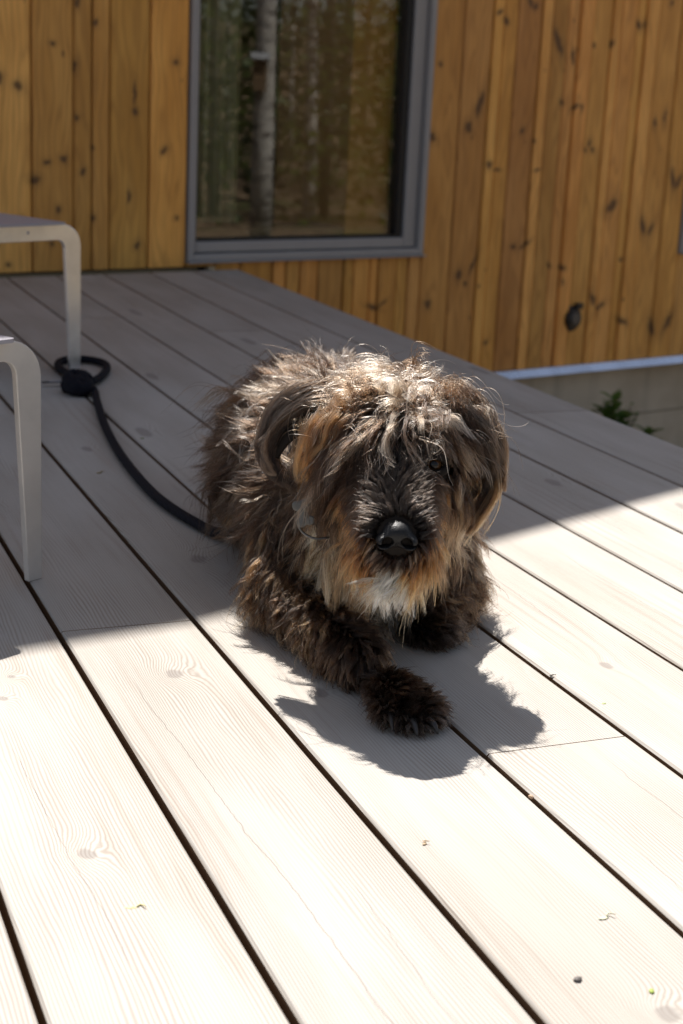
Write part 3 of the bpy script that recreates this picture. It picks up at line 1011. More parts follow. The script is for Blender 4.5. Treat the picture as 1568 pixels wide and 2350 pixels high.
# --- surface samples
tri = np.concatenate([bf[:, [0, 1, 2]], bf[:, [0, 2, 3]]])
ta, tb, tc_ = bv[tri[:, 0]], bv[tri[:, 1]], bv[tri[:, 2]]
area = .5 * np.linalg.norm(np.cross(tb - ta, tc_ - ta), axis=1)
tcen = (ta + tb + tc_) / 3
treg = np.argmin(np.stack([prim_sdf(q, tcen) for q in PRIMS]), 0)
treg = np.array([REGS.index(q[0]) for q in PRIMS])[treg]
def density(reg, c):
    w_ = np.array([{'skull': 1.5, 'cheek': 1.4, 'muzzle': 1.9, 'lip': 2.6, 'chin': 2.2, 'neck': 1.0, 'chest': 1.2, 'forearm': 1.6, 'paw': 1.8, 'arm': 1.2}.get(REGS[i], .85) for i in range(len(REGS))])[reg]
    w_ = w_ * np.where(c[:, 2] < .06, .15, 1)
    return w_ * np.where(c[:, 1] > 12.6, .6, 1)
FINE = np.array([{'muzzle': 3.0, 'lip': 2.5, 'paw': 3.0, 'forearm': 1.8, 'chin': 1.6}.get(x, 1.0) for x in REGS])
def sample(n_, fine=False):
    p_ = area * density(treg, tcen) * (FINE[treg] if fine else 1)
    i = rng.choice(len(tri), n_, p=p_ / p_.sum())
    a, b = rng.random((2, n_))
    s = np.sqrt(a)
    P = ta[i] * (1 - s)[:, None] + tb[i] * (s * (1 - b))[:, None] + tc_[i] * (s * b)[:, None]
    return P, treg[i]
EYE_R, EYE_L = hl(.245, .52, -.015), hl(-.245, .52, -.03)
NOSE = hl(0, 1.13, -.325)
DARK, BROWN, MID, ASH = (.020, .012, .008), (.060, .033, .017), (.13, .092, .064), (.28, .205, .145)
ORANGE, TAN, CREAM, BLOND = (.21, .088, .030), (.26, .165, .09), (.74, .64, .52), (.48, .38, .25)
def C(x):
    return np.array(x, float)

def flow_noise(P, f, seed):
    """smooth vector noise so that neighbouring locks lean the same way"""
    q = np.random.default_rng(seed)
    out = np.zeros_like(P)
    for i in range(5):
        k_ = q.normal(0, f, (3, 3))
        out += np.sin(P @ k_ + q.uniform(0, 6.28, 3))
    return out / 2.2

def fur_guides(n_):
    P, reg = sample(n_, True)
    Nn = sdf_grad(body_sdf, P)
    keep = (np.linalg.norm(P - EYE_R, axis=1) > .15) & (np.linalg.norm(P - EYE_L, axis=1) > .12) & (np.linalg.norm(P - NOSE, axis=1) > .13)
    P, reg, Nn = P[keep], reg[keep], Nn[keep]
    n_ = len(P)
    l = (P - H0) @ HX.T                              # head-local r, f, z
    is_ = lambda *a: np.isin(reg, [REGS.index(x) for x in a])
    u1, u2 = rng.random(n_), rng.random(n_)
    root_c, tip_d = C((.020, .0115, .007)), C((.040, .022, .0125))
    cr = np.tile(root_c, (n_, 1))
    ct = np.tile(tip_d, (n_, 1))
    L = np.full(n_, .54)
    D = np.tile(C((.10, .35, -1.0)), (n_, 1))
    lift = np.full(n_, .24)
    curl = np.full(n_, .50)
    grav = np.full(n_, .08)
    def setc(m, dark, light, p_light, rlight=None):
        """each lock is either dark or pale-tipped"""
        pick = (u1 < p_light)[m][:, None]
        ct[m] = np.where(pick, C(light), C(dark))
        cr[m] = np.where(pick, C(rlight) if rlight is not None else C(light) * .28, np.minimum(C(dark), root_c))
    # trunk
    m = is_('body', 'neck', 'tail')
    D[m] = nrmz(np.stack([.30 * (P[m, 0] - 4.45), np.full(m.sum(), .50), -np.clip(1.5 - P[m, 2], .15, 1.2)], 1))
    setc(m, (.030, .017, .010), (.16, .108, .070), .24)
    t_ = m & (P[:, 2] > 1.25)
    setc(t_, (.05, .031, .020), (.30, .225, .16), .45)
    low = m & (P[:, 2] < .75)
    setc(low, (.032, .018, .010), (.21, .112, .050), .30)
    m = is_('chest')
    L[m] = .42
    D[m] = C((-.05, -.25, -1))
    setc(m, (.034, .019, .011), (.20, .11, .05), .25)
    m = is_('arm')
    D[m] = C((0, -.15, -1))
    L[m] = .27
    curl[m] = .6
    setc(m, (.032, .018, .0105), (.23, .125, .056), .34)
    rs_ = m & (P[:, 0] > 4.6)
    setc(rs_, (.06, .038, .024), (.32, .22, .14), .55)
    m = is_('forearm')
    D[m] = nrmz(np.stack([np.full(m.sum(), -.1) + .8 * (P[m, 0] - 3.66), np.full(m.sum(), -.55), np.full(m.sum(), -.45)], 1))
    L[m] = .15
    curl[m] = .45
    setc(m, (.026, .015, .009), (.085, .048, .026), .25)
    fe = m & (P[:, 1] > 8.9)
    L[fe] = .21
    curl[fe] = .75
    setc(fe, (.030, .017, .010), (.20, .11, .05), .30)
    m = is_('paw')
    D[m] = nrmz(np.stack([(P[m, 0] - 3.8) * 2.0, np.full(m.sum(), -1.0), np.full(m.sum(), -.35)], 1))
    L[m] = .055
    lift[m] = .12
    curl[m] = .2
    grav[m] = .15
    setc(m, (.018, .012, .009), (.055, .042, .033), .25)
    tuft = m & (P[:, 2] > .16)
    L[tuft] = .09
    setc(tuft, (.022, .014, .009), (.11, .068, .04), .3)
    # head
    m = is_('skull', 'cheek')
    rad_ = np.stack([l[:, 0] * 1.5, (l[:, 1] + .18) * 1.25, np.minimum(l[:, 2] - .62, -.05)], 1)
    D[m] = nrmz(rad_[m]) @ HX
    L[m] = .36
    lift[m] = .34
    curl[m] = .75
    grav[m] = .14
    setc(m, (.040, .023, .013), (.20, .135, .085), .30)
    crown = m & (l[:, 2] > .18)
    L[crown] = .40
    lift[crown] = .46
    curl[crown] = 1.35
    setc(crown, (.060, .036, .021), (.37, .270, .185), .42, (.11, .075, .05))
    front = crown & (l[:, 1] > .05)
    setc(front, (.052, .031, .018), (.42, .315, .22), .48, (.13, .092, .062))
    back = m & (l[:, 1] < -.25)
    setc(back, (.040, .024, .014), (.20, .14, .095), .35)
    by_ear = m & (np.abs(l[:, 0]) > .38) & (l[:, 2] > -.3) & (l[:, 1] > -.25)
    L[by_ear] = .20
    setc(by_ear, (.026, .015, .009), (.20, .095, .036), .30)
    brow = m & (l[:, 1] > .22) & (l[:, 2] > -.08) & (np.abs(l[:, 0]) < .42)
    D[brow] = nrmz(np.stack([l[brow, 0] * 1.7 + .05 * np.sign(l[brow, 0]), np.full(brow.sum(), .55), np.full(brow.sum(), -.75)], 1)) @ HX
    L[brow] = .40
    lift[brow] = .50
    curl[brow] = .55
    setc(brow, (.038, .023, .014), (.40, .305, .215), .38, (.10, .07, .048))
    overR = m & (np.abs(l[:, 0] - .25) < .17) & (l[:, 1] > .3) & (l[:, 2] > -.1)
    L[overR] = .19
    below = m & (l[:, 2] < -.10)
    D[below] = nrmz(np.stack([np.sign(l[below, 0]) * .30, np.full(below.sum(), .05), np.full(below.sum(), -1.0)], 1)) @ HX
    L[below] = .30
    curl[below] = .45
    lift[below] = .22
    setc(below, (.022, .013, .008), (.10, .056, .028), .30)
    tanr = below & (l[:, 0] > .2)
    setc(tanr, (.05, .030, .018), (.23, .145, .08), .55)
    # muzzle
    m = is_('muzzle', 'lip')
    sd = np.clip(np.abs(l[:, 0]) / .2, 0, 1)
    hz = l[:, 2] + .14 + .39 * np.clip(l[:, 1] - .42, 0, 1)  # height over the muzzle axis
    D[m] = nrmz(np.stack([l[m, 0] * 2.2, np.full(m.sum(), -.22), -.25 - 1.2 * sd[m]], 1)) @ HX
    L[m] = .09 + .19 * sd[m] * np.clip(1.25 - l[m, 1], .3, 1)
    lift[m] = .26
    curl[m] = .35
    setc(m, (.018, .011, .007), (.045, .026, .015), .3)
    ora = m & (np.abs(l[:, 0]) > .11) & (hz < .07)
    setc(ora, (.070, .033, .014), (.26, .118, .042), .62)
    bridge = m & (np.abs(l[:, 0]) < .15) & (hz > .06)
    D[bridge] = nrmz(np.stack([l[bridge, 0] * 5, np.full(bridge.sum(), -.75), np.full(bridge.sum(), .35)], 1)) @ HX
    L[bridge] = .075
    lift[bridge] = .18
    setc(bridge, (.007, .0055, .0045), (.024, .020, .018), .16)
    fr = m & (l[:, 1] > .92) & (hz < .05) & (np.abs(l[:, 0]) < .16)
    D[fr] = nrmz(np.stack([l[fr, 0] * 4.0, np.full(fr.sum(), .10), np.full(fr.sum(), -1.0)], 1)) @ HX
    L[fr] = .06
    lift[fr] = .2
    setc(fr, (.022, .015, .011), (.20, .155, .115), .38)
    lipside = is_('lip') & (np.abs(l[:, 0]) > .09)
    L[lipside] = .24
    D[lipside] = nrmz(np.stack([l[lipside, 0] * 1.0, np.full(lipside.sum(), -.05), np.full(lipside.sum(), -1.0)], 1)) @ HX
    setc(lipside, (.075, .034, .014), (.27, .125, .045), .6)
    m = is_('chin')
    D[m] = nrmz(np.stack([l[m, 0] * .5, np.full(m.sum(), .16), np.full(m.sum(), -1.0)], 1)) @ HX
    L[m] = .24
    lift[m] = .18
    curl[m] = .30
    cr[m], ct[m] = C((.82, .68, .50)), C((.88, .76, .58))
    edge = m & (np.abs(l[:, 0]) > .15)
    setc(edge, (.34, .20, .09), (.60, .44, .27), .5, (.4, .26, .14))
    bib = is_('chest', 'neck') & (l[:, 0] < .06) & (l[:, 0] > -.48) & (l[:, 1] > -.5) & (l[:, 2] < -.50)
    L[bib] = .50
    D[bib] = C((-.10, -.40, -1))
    lift[bib] = .3
    setc(bib, (.22, .14, .075), (.66, .54, .37), .65, (.36, .27, .17))
    trunk = is_('body', 'neck', 'chest', 'arm', 'forearm', 'tail') & ~bib
    cr[trunk] *= .62
    ct[trunk] *= .58
    warm_ = ~is_('chin')
    cr[warm_] *= C((1.06, .95, .86))
    ct[warm_] *= C((1.06, .95, .86))
    hd_ = is_('skull', 'cheek')
    cr[hd_] *= .75
    ct[hd_] *= .72
    L *= rng.uniform(.6, 1.15, n_) * np.where(u2 < .10, 1.35, 1.0)
    v_ = np.exp(-.05 + .30 * rng.normal(size=(n_, 1)))
    cr, ct = np.minimum(cr * v_ ** .6, .85), np.minimum(ct * v_, .88)
    ct = ct * (1 + rng.normal(0, .06, (n_, 1)) * np.array([1, 0, -1]))
    # integrate
    K = 11
    D = nrmz(D) + flow_noise(P, 3.2, 5) * .30 + flow_noise(P, 9.0, 6) * .22
    D = nrmz(D - Nn * (D * Nn).sum(1, keepdims=True))
    D = nrmz(D + rng.normal(0, .16, (n_, 3)))
    d = nrmz(D * (1 - lift)[:, None] + Nn * lift[:, None] * rng.uniform(.6, 1.5, (n_, 1)))
    e1 = nrmz(np.cross(d, rng.normal(size=(n_, 3))))
    e2 = np.cross(d, e1)
    ph, om = rng.uniform(0, 6.28, n_), rng.uniform(4, 9.5, n_)
    pos = np.zeros((n_, K, 3))
    pos[:, 0] = P - Nn * .012
    for k_ in range(1, K):
        t = k_ / (K - 1)
        cv = (e1 * np.cos(ph + om * t)[:, None] + e2 * np.sin(ph + om * t)[:, None]) * (curl * (.30 + .25 * t))[:, None]
        d = nrmz(d + cv + D * .16 + np.array([0, 0, -1]) * (grav * (.5 + t))[:, None])
        q = pos[:, k_ - 1] + d * (L / (K - 1))[:, None]
        for _ in range(2):
            s = body_sdf(q)
            lo_ = .012 + .05 * t
            b = s < lo_
            if b.any():
                q[b] += sdf_grad(body_sdf, q[b]) * (lo_ - s[b])[:, None]
        q[:, 2] = np.maximum(q[:, 2], .015)
        pos[:, k_] = q
    return dict(P=P, reg=reg, pos=pos, cr=cr, ct=ct, L=L, l=l, curl=curl)

def children(g, n_, clump=.62, spread=1.0):
    P, reg = sample(n_)
    keep = (np.linalg.norm(P - EYE_R, axis=1) > .13) & (np.linalg.norm(P - EYE_L, axis=1) > .08) & (np.linalg.norm(P - NOSE, axis=1) > .115)
    P, reg = P[keep], reg[keep]
    kd = kdtree.KDTree(len(g['P']))
    for i, q in enumerate(g['P'].tolist()):
        kd.insert(q, i)
    kd.balance()
    gi = np.array([kd.find(q)[1] for q in P.tolist()])
    n_ = len(P)
    K = g['pos'].shape[1]
    t = np.linspace(0, 1, K)[None, :, None]
    ls = rng.uniform(.7, 1.12, (n_, 1, 1))
    disp = g['pos'][gi] - g['pos'][gi][:, :1]
    root = P[:, None]
    loose = rng.random((n_, 1, 1)) < .25
    cl = np.where(loose, .25, rng.uniform(.62, .92, (n_, 1, 1)))
    off = (g['P'][gi][:, None] - root)
    ls = ls * np.where(rng.random((n_, 1, 1)) < .06, 1.35, 1.0)
    pos = root + disp * ls + off * np.minimum(cl, 1) * t ** 1.2
    ph, om = rng.uniform(0, 6.28, (n_, 1, 3)), rng.uniform(3, 7, (n_, 1, 3))
    amp = (.012 + .05 * np.minimum(g['curl'][gi], 1.2))[:, None, None] * (g['L'][gi] / .4)[:, None, None]
    pos += np.sin(ph + om * t) * t * amp * spread * np.where(loose, 1.0, .38) * rng.uniform(.3, 1.0, (n_, 1, 1))
    pos -= np.sin(ph) * 0
    v_ = rng.lognormal(0, .25, (n_, 1))
    return pos, np.minimum(g['cr'][gi] * v_, .85), np.minimum(g['ct'][gi] * v_, .88), gi, reg

gd = fur_guides(17000)
NH = 330000
pos, cr, ct, gi, reg = children(gd, NH)
# the dog looks out from under its fringe: no hair straight in front of the open eye
lk = nrmz(C((-.32, -.90, .20)))
rel = pos - (EYE_R + C((0, 0, .0)))
al = rel @ lk
off_ = np.linalg.norm(rel - al[..., None] * lk, axis=-1)
ok = ~((off_ < .036) & (al > -.02) & (al < .6)).any(1)
pos, cr, ct, gi, reg = pos[ok], cr[ok], ct[ok], gi[ok], reg[ok]
head_regs = [REGS.index(x) for x in ('skull', 'cheek')]
face_regs = [REGS.index(x) for x in ('muzzle', 'lip')]
chin_regs = [REGS.index('chin')]
leg_regs = [REGS.index(x) for x in ('arm', 'forearm', 'paw')]
rest = ~np.isin(reg, head_regs + face_regs + chin_regs + leg_regs)
for nm, m, r_ in (("head_fur", np.isin(reg, head_regs), .0021), ("muzzle_fur", np.isin(reg, face_regs), .0018), ("chin_beard", np.isin(reg, chin_regs), .0020),
                  ("leg_fur", np.isin(reg, leg_regs), .0020), ("coat", rest, .0024)):
    add_hair(nm, dog, pos[m], cr[m], ct[m], rng.uniform(.6, 1.2, m.sum()) * r_)

# stray long curls over the crown and back
def strays(n_, cen, spread_, Lm, col, tipc, curl_, up=.9):
    P = []
    while len(P) < n_:
        q = C(cen) + rng.normal(0, 1, 3) * C(spread_)
        P.append(q)
    P = np.array(P)
    for _ in range(6):
        P -= sdf_grad(body_sdf, P) * body_sdf(P)[:, None]
    Nn = sdf_grad(body_sdf, P)
    K = 14
    L = rng.uniform(.6, 1.3, n_) * Lm
    d = nrmz(Nn * up + rng.normal(0, .5, (n_, 3)) * (1.0 if up > .4 else .18) - (0 if up > .4 else 1) * ZH)
    e1 = nrmz(np.cross(d, rng.normal(size=(n_, 3))))
    e2 = np.cross(d, e1)
    ph, om = rng.uniform(0, 6.28, n_), rng.uniform(4, 11, n_)
    pos = np.zeros((n_, K, 3))
    pos[:, 0] = P
    for k_ in range(1, K):
        t = k_ / (K - 1)
        d = nrmz(d + (e1 * np.cos(ph + om * t)[:, None] + e2 * np.sin(ph + om * t)[:, None]) * curl_ + np.array([0, 0, -.10]))
        pos[:, k_] = pos[:, k_ - 1] + d * (L / (K - 1))[:, None]
    # little locks of three to five hairs
    m_ = 4
    pos = np.repeat(pos, m_, 0)
    tt = np.linspace(0, 1, K)[None, :, None]
    pos = pos + rng.normal(0, .012, (len(pos), 1, 3)) * (1 - .6 * tt) + np.sin(rng.uniform(0, 6, (len(pos), 1, 3)) + 4 * tt) * .010 * tt
    N_ = len(pos)
    v_ = rng.lognormal(0, .3, (N_, 1))
    return pos, np.tile(C(col), (N_, 1)) * v_, np.minimum(np.tile(C(tipc), (N_, 1)) * v_, .85)
ps, c1, c2 = [], [], []
for a in ((200, hl(0, .0, .45), (.30, .26, .1), .34, (.13, .092, .065), (.46, .37, .28), .42, .7),
          (120, hl(.15, .2, .4), (.16, .14, .08), .40, (.20, .14, .10), (.58, .48, .37), .60, .6),
          (90, hl(-.2, .1, .4), (.2, .2, .1), .42, (.10, .065, .045), (.28, .2, .14), .5, .8),
          (170, (4.25, 11.0, 1.45), (.45, .7, .12), .34, (.05, .035, .025), (.30, .25, .2), .34, .7),
          (60, (3.75, 10.9, 1.3), (.1, .3, .1), .45, (.04, .026, .018), (.22, .17, .13), .3, .9),
          (230, (3.86, 9.25, .74), (.10, .08, .09), .46, (.30, .22, .13), (.62, .50, .34), .22, .35),
          (30, (3.72, 9.25, .95), (.03, .05, .06), .30, (.45, .38, .28), (.70, .62, .50), .15, .3),
          (60, (3.75, 10.2, .8), (.15, .5, .35), .30, (.04, .026, .018), (.26, .17, .10), .4, .6)):
    x, y, z = strays(a[0], a[1], a[2], a[3], a[4], a[5], a[6], a[7])
    ps.append(x); c1.append(y); c2.append(z)
add_hair("stray_hair", dog, np.concatenate(ps), np.concatenate(c1), np.concatenate(c2), .0021)

# pale throat locks hanging beside the chin
out_p, out_r, out_t = [], [], []
K = 14
tl = np.linspace(0, 1, K)
for _ in range(44):
    r_ = rng.normal(0, 1)
    a = C((3.80, 9.06, .80)) + RH * r_ * .075 + FH * rng.normal(0, .06) + ZH * rng.normal(0, .06)
    ln = rng.uniform(.22, .44)
    drift = RH * rng.normal(-.02, .08) + FH * rng.normal(.22, .10)
    w1, w2 = nrmz(rng.normal(size=3)), nrmz(rng.normal(size=3))
    am = rng.uniform(.010, .030)
    lock = a + (drift * tl[:, None] ** .8 - ZH * tl[:, None]) * ln + am * (np.sin(rng.uniform(0, 6) + rng.uniform(4, 8) * tl)[:, None] * w1 + np.cos(rng.uniform(0, 6) + rng.uniform(3, 7) * tl)[:, None] * w2) * tl[:, None]
    per = 24
    out_p.append(lock[None] + rng.normal(0, .020, (per, 1, 3)) * (1 - .55 * tl)[None, :, None])
    v_ = rng.lognormal(0, .22, (per, 1))
    b = C((.50, .39, .25)) * rng.uniform(.5, 1.25) if rng.random() < .6 else C((.13, .07, .032))
    out_r.append(np.tile(b * .6, (per, 1)) * v_)
    out_t.append(np.minimum(np.tile(b, (per, 1)) * v_, .85))
add_hair("throat_fur", dog, np.concatenate(out_p), np.concatenate(out_r), np.concatenate(out_t), .0020)

# --- ears: a soft flap, with long wavy locks hanging over and inside it
def ear(pts, inner, outer_cols, inner_cols, out_dir):
    sp_ = spline(pts, 24)
    S_ = np.array(spline(pts, 60))
    I_ = np.array(spline(inner, 60))
    # flap: leaf-shaped sheet with thickness between the outer fold and the inner line
    bm = bmesh.new()
    rows = []
    for i in range(0, 44, 3):
        a, b = S_[i], I_[min(59, int(i * 1.05))]
        wd = min(1.0, .45 + i / 20) if i < 12 else max(.25, 1 - (i - 12) / 40)
        mid = a + (b - a) * .5 * wd
        nn_ = nrmz(np.cross(b - a, S_[i + 2] - S_[i]))
        rows.append([bm.verts.new(Vector(q)) for q in (a + nn_ * .02, mid + nn_ * .035, a + (b - a) * wd * .85 + nn_ * .012, a + (b - a) * wd * .85 - nn_ * .012, mid - nn_ * .0, a - nn_ * .02)])
    for r0, r1 in zip(rows, rows[1:]):
        for j in range(6):
            bm.faces.new((r0[j], r0[(j + 1) % 6], r1[(j + 1) % 6], r1[j]))
    bm.faces.new(rows[0][::-1])
    bm.faces.new(rows[-1])
    bmesh.ops.recalc_face_normals(bm, faces=bm.faces)
    eo = from_bm("ear", bm, SKIN, dog, True)
    out_p, out_r, out_t = [], [], []
    K = 16
    tl = np.linspace(0, 1, K)
    for (cv, nl, per, spr, t0m, t1a, t1b, cols) in ((S_, 95, 52, (.030, .060), .42, .62, 1.04, outer_cols), (I_, 60, 40, (.075, .06), .45, .55, 1.02, inner_cols), (S_, 34, 8, (.06, .09), .5, .6, 1.1, outer_cols)):
        for _ in range(nl):
            t0 = rng.uniform(-.02, t0m)
            t1 = rng.uniform(max(t0 + .22, t1a), t1b)
            tt = t0 + (t1 - t0) * tl
            x = np.clip(tt, 0, 1) * 59
            i = np.minimum(x.astype(int), 58)
            f_ = (x - i)[:, None]
            c_ = cv[i] * (1 - f_) + cv[i + 1] * f_
            over = np.maximum(tt - 1, 0)[:, None]
            c_ = c_ + (cv[59] - cv[52]) / (7 / 59) * over
            og = out_dir * rng.normal(-.01, spr[0]) + C((0, 1, 0)) * rng.normal(0, spr[1]) + ZH * rng.normal(0, .035)
            w1, w2 = nrmz(rng.normal(size=3)), nrmz(rng.normal(size=3))
            am = rng.uniform(.010, .036)
            lock = c_ + og * (1 - .55 * np.clip(tt, 0, 1))[:, None] + am * (np.sin(rng.uniform(0, 6) + rng.uniform(4, 9) * tl)[:, None] * w1 + np.cos(rng.uniform(0, 6) + rng.uniform(4, 8) * tl)[:, None] * w2) * tl[:, None]
            so_ = rng.normal(0, .020, (per, 1, 3)) * (1 - .72 * tl)[None, :, None]
            wv = np.sin(rng.uniform(0, 6, (per, 1, 3)) + 5 * tl[None, :, None]) * .006 * tl[None, :, None]
            out_p.append(lock[None] + so_ + wv)
            dk, lt, pl = cols
            v_ = rng.lognormal(0, .25, (per, 1))
            if rng.random() < pl:
                a, b = C(lt) * .30, C(lt)
            else:
                a, b = C(dk) * .6, C(dk)
            out_r.append(np.tile(a, (per, 1)) * v_)
            out_t.append(np.minimum(np.tile(b, (per, 1)) * v_, .8))
    add_hair("ear_fur", eo, np.concatenate(out_p), np.concatenate(out_r), np.concatenate(out_t), .0021)
ear([(3.76, 9.30, 1.83), (3.58, 9.38, 1.79), (3.43, 9.46, 1.66), (3.34, 9.46, 1.48), (3.33, 9.35, 1.33), (3.41, 9.20, 1.25)],
    [(3.74, 9.04, 1.78), (3.63, 8.98, 1.70), (3.55, 8.97, 1.56), (3.50, 8.98, 1.40), (3.47, 8.98, 1.27)],
    ((.022, .013, .008), (.13, .082, .05), .22), ((.055, .028, .013), (.29, .135, .052), .6), -RH)
ear([(4.43, 9.06, 1.83), (4.57, 9.02, 1.78), (4.69, 8.95, 1.65), (4.745, 8.86, 1.44), (4.69, 8.77, 1.24), (4.50, 8.66, 1.03)],
    [(4.42, 8.90, 1.77), (4.53, 8.84, 1.66), (4.59, 8.80, 1.50), (4.58, 8.77, 1.34), (4.52, 8.73, 1.17)],
    ((.040, .021, .011), (.25, .135, .06), .45), ((.016, .010, .0065), (.12, .062, .028), .30), RH)

# --- nose, eyes, claws, collar
def nose_sdf(Q):
    l = (Q - NOSE) @ HX.T
    a = np.linalg.norm(l / C((.086, .09, .068)), axis=1)
    d = (a - 1) * .098
    b = (np.linalg.norm((l - C((0, -.02, .045))) / C((.078, .095, .052)), axis=1) - 1) * .065
    d = smin(d, b, .05)
    for s in (-1, 1):
        w_ = (np.linalg.norm((l - C((s * .078, .03, -.028))) / C((.052, .085, .052)), axis=1) - 1) * .05
        d = smin(d, w_, .03)
    for s in (-1, 1):
        q = l - C((s * .058, .095, -.020))
        h_ = (np.linalg.norm(q / C((.036, .09, .030)), axis=1) - 1) * .03
        d = -smin(-d, h_, .012)
        q = l - C((s * .095, .055, -.042))
        h_ = (np.linalg.norm(q / C((.034, .05, .011)), axis=1) - 1) * .012
        d = -smin(-d, h_, .010)
    g_ = np.maximum(np.abs(l[:, 0]) - .006, np.maximum(.07 - l[:, 1], l[:, 2] + .03))
    return -smin(-d, g_, .010)
nv_, nf_ = surface_nets(nose_sdf, NOSE - .22, NOSE + .22, .0095)
kn = NT("wet_nose")
g = kn.n("TexCoord")
vv = kn.n("TexVoronoi", i_Vector=g.outputs["Object"], i_Scale=650.0)
kn.P(Base_Color=(.005, .005, .0055), Roughness=.5, Specular_IOR_Level=.35)
kn.bump(vv.outputs["Distance"], .45, .0006)
mesh_np("nose", nv_, nf_, kn.m, dog)
ke = NT("amber_eye")
g = ke.n("TexCoord")
ln = ke.n("VectorMath", operation='LENGTH', i_0=ke.n("Mapping", i_Vector=g.outputs["UV"], i_Location=(0, 0, 0)).outputs[0])
ke.P(Base_Color=ke.mix(ke.ramp(ln.outputs["Value"], .30, .36), (.004, .003, .003), ke.mix(ke.ramp(ln.outputs["Value"], .60, .70), (.055, .026, .010), (.008, .006, .005))), Roughness=.10, Specular_IOR_Level=.3)
for e in (EYE_R, EYE_L):
    bm = bmesh.new()
    look = Vector((-.30, -.90, .18)).normalized()
    sx_ = look.cross(ZV).normalized()
    ball(bm, Vector(e), (.078, .078, .078), 20, 14, (sx_, ZV.cross(sx_) * -1 if False else look.cross(sx_), look))
    ul = bm.loops.layers.uv.new("UVMap")
    for f_ in bm.faces:
        for lp_ in f_.loops:
            d_ = (lp_.vert.co - Vector(e)) / .078
            a_ = d_ - look * d_.dot(look)
            s_ = 1.0 if d_.dot(look) > 0 else 5.0
            lp_[ul].uv = (a_.dot(sx_) * s_, a_.dot(look.cross(sx_)) * s_)
    eo = from_bm("eye", bm, ke.m, dog, True)
    for up_ in (1, -1):                              # eyelids
        bm = bmesh.new()
        q = [Vector(e) + sx_ * math.cos(a) * .082 + look * (.050 + .03 * math.sin(a)) + look.cross(sx_) * (-up_) * (.045 * math.sin(a) + .012) for a in [i / 10 * math.pi for i in range(11)]]
        tube(bm, q, .026, 8)
        from_bm("eyelid", bm, SKIN, eo, True)
CLAW = plain("dog_claw", (.03, .026, .024), .35)
for tx, ty, dx in ((3.655, 7.90, -.01), (3.75, 7.79, 0), (3.865, 7.785, .01), (3.965, 7.865, .02)):
    bm = bmesh.new()
    tube(bm, spline([(tx, ty + .04, .085), (tx + dx, ty - .02, .075), (tx + dx * 2, ty - .065, .03)], 7), [.026, .025, .023, .020, .016, .011, .005], 8)
    from_bm("claw", bm, CLAW, dog, True)
# collar round the neck with a bone-shaped tag hanging at the cheek
bm = bmesh.new()
cc, ca = np.array([4.2, 9.72, 1.22]), nrmz(np.array([-.12, -.6, .26]))
cu = nrmz(np.cross(ca, ZH))
cw_ = np.cross(cu, ca)
ringp = [cc + cu * .56 * math.cos(a) + cw_ * .56 * math.sin(a) for a in np.linspace(0, 2 * math.pi, 49)]
tube(bm, [Vector(q) for q in ringp], .035, 8, False)
collar = from_bm("collar", bm, plain("black_collar", (.012, .012, .014), .6), dog, True)
TG = np.array([3.40, 8.90, 1.13])
ta_, tb_ = nrmz(C((.30, -.10, -.95))), None
tn_ = nrmz(C((-.35, -.90, .25)))
tb_ = nrmz(np.cross(ta_, tn_))
def bone_sdf(Q):
    d = Q - TG
    a, b, c = d @ ta_, d @ tb_, d @ tn_
    s = np.maximum(np.abs(a) - .05, np.abs(b) - .026)
    for sa in (-1, 1):
        for sb in (-1, 1):
            s = smin(s, np.sqrt((a - sa * .054) ** 2 + (b - sb * .027) ** 2) - .032, .015)
    return np.maximum(s, np.abs(c) - .012)
tv, tf = surface_nets(bone_sdf, TG - .15, TG + .15, .009)
mesh_np("bone_tag", tv, tf, plain("grey_plastic_tag", (.10, .096, .086), .35), collar)
bm = bmesh.new()
rp = spline([(3.37, 8.92, 1.06), (3.40, 8.90, 1.0), (3.47, 8.86, .965), (3.56, 8.84, .97)], 16)
tube(bm, [Vector(q) for q in rp], .008, 6)
from_bm("tag_ring", bm, plain("dull_steel", (.12, .12, .12), .4, 1.0), collar, True)

# ------------------------------------------------------------------ shrub by the plinth
LEAF = mat_leaf("shrub_leaf", (.055, .13, .022), (.13, .22, .045), .3)
STEM = plain("shrub_stem", (.07, .045, .03), .8)
shrub = empty("shrub", (19.95, 31.3, GZ))
tag(shrub, "small green leafed shrub growing in front of the concrete plinth beyond the deck edge", "shrub")
rs = random.Random(21)
stems_bm = bmesh.new()
leaf_bm = bmesh.new()
def leaf(bm, c, d, up, ln, wd):
    d = d.normalized()
    sd = d.cross(up).normalized()
    nn_ = sd.cross(d)
    prof = [(0, 0, 0), (.25, .8, .06), (.55, 1, .09), (.85, .55, .05), (1, 0, -.02)]
    L_ = [bm.verts.new(c + d * ln * a + sd * wd * b * .5 + nn_ * ln * e) for a, b, e in prof[1:4]]
    R_ = [bm.verts.new(c + d * ln * a - sd * wd * b * .5 + nn_ * ln * e) for a, b, e in prof[1:4]]
    M_ = [bm.verts.new(c + d * ln * a + nn_ * ln * (e - .05)) for a, b, e in prof]
    bm.faces.new((M_[0], L_[0], M_[1]))
    bm.faces.new((M_[0], M_[1], R_[0]))
    for i in range(2):
        bm.faces.new((M_[i + 1], L_[i], L_[i + 1], M_[i + 2]))
        bm.faces.new((M_[i + 1], M_[i + 2], R_[i + 1], R_[i]))
    bm.faces.new((M_[3], L_[2], M_[4]))
    bm.faces.new((M_[3], M_[4], R_[2]))
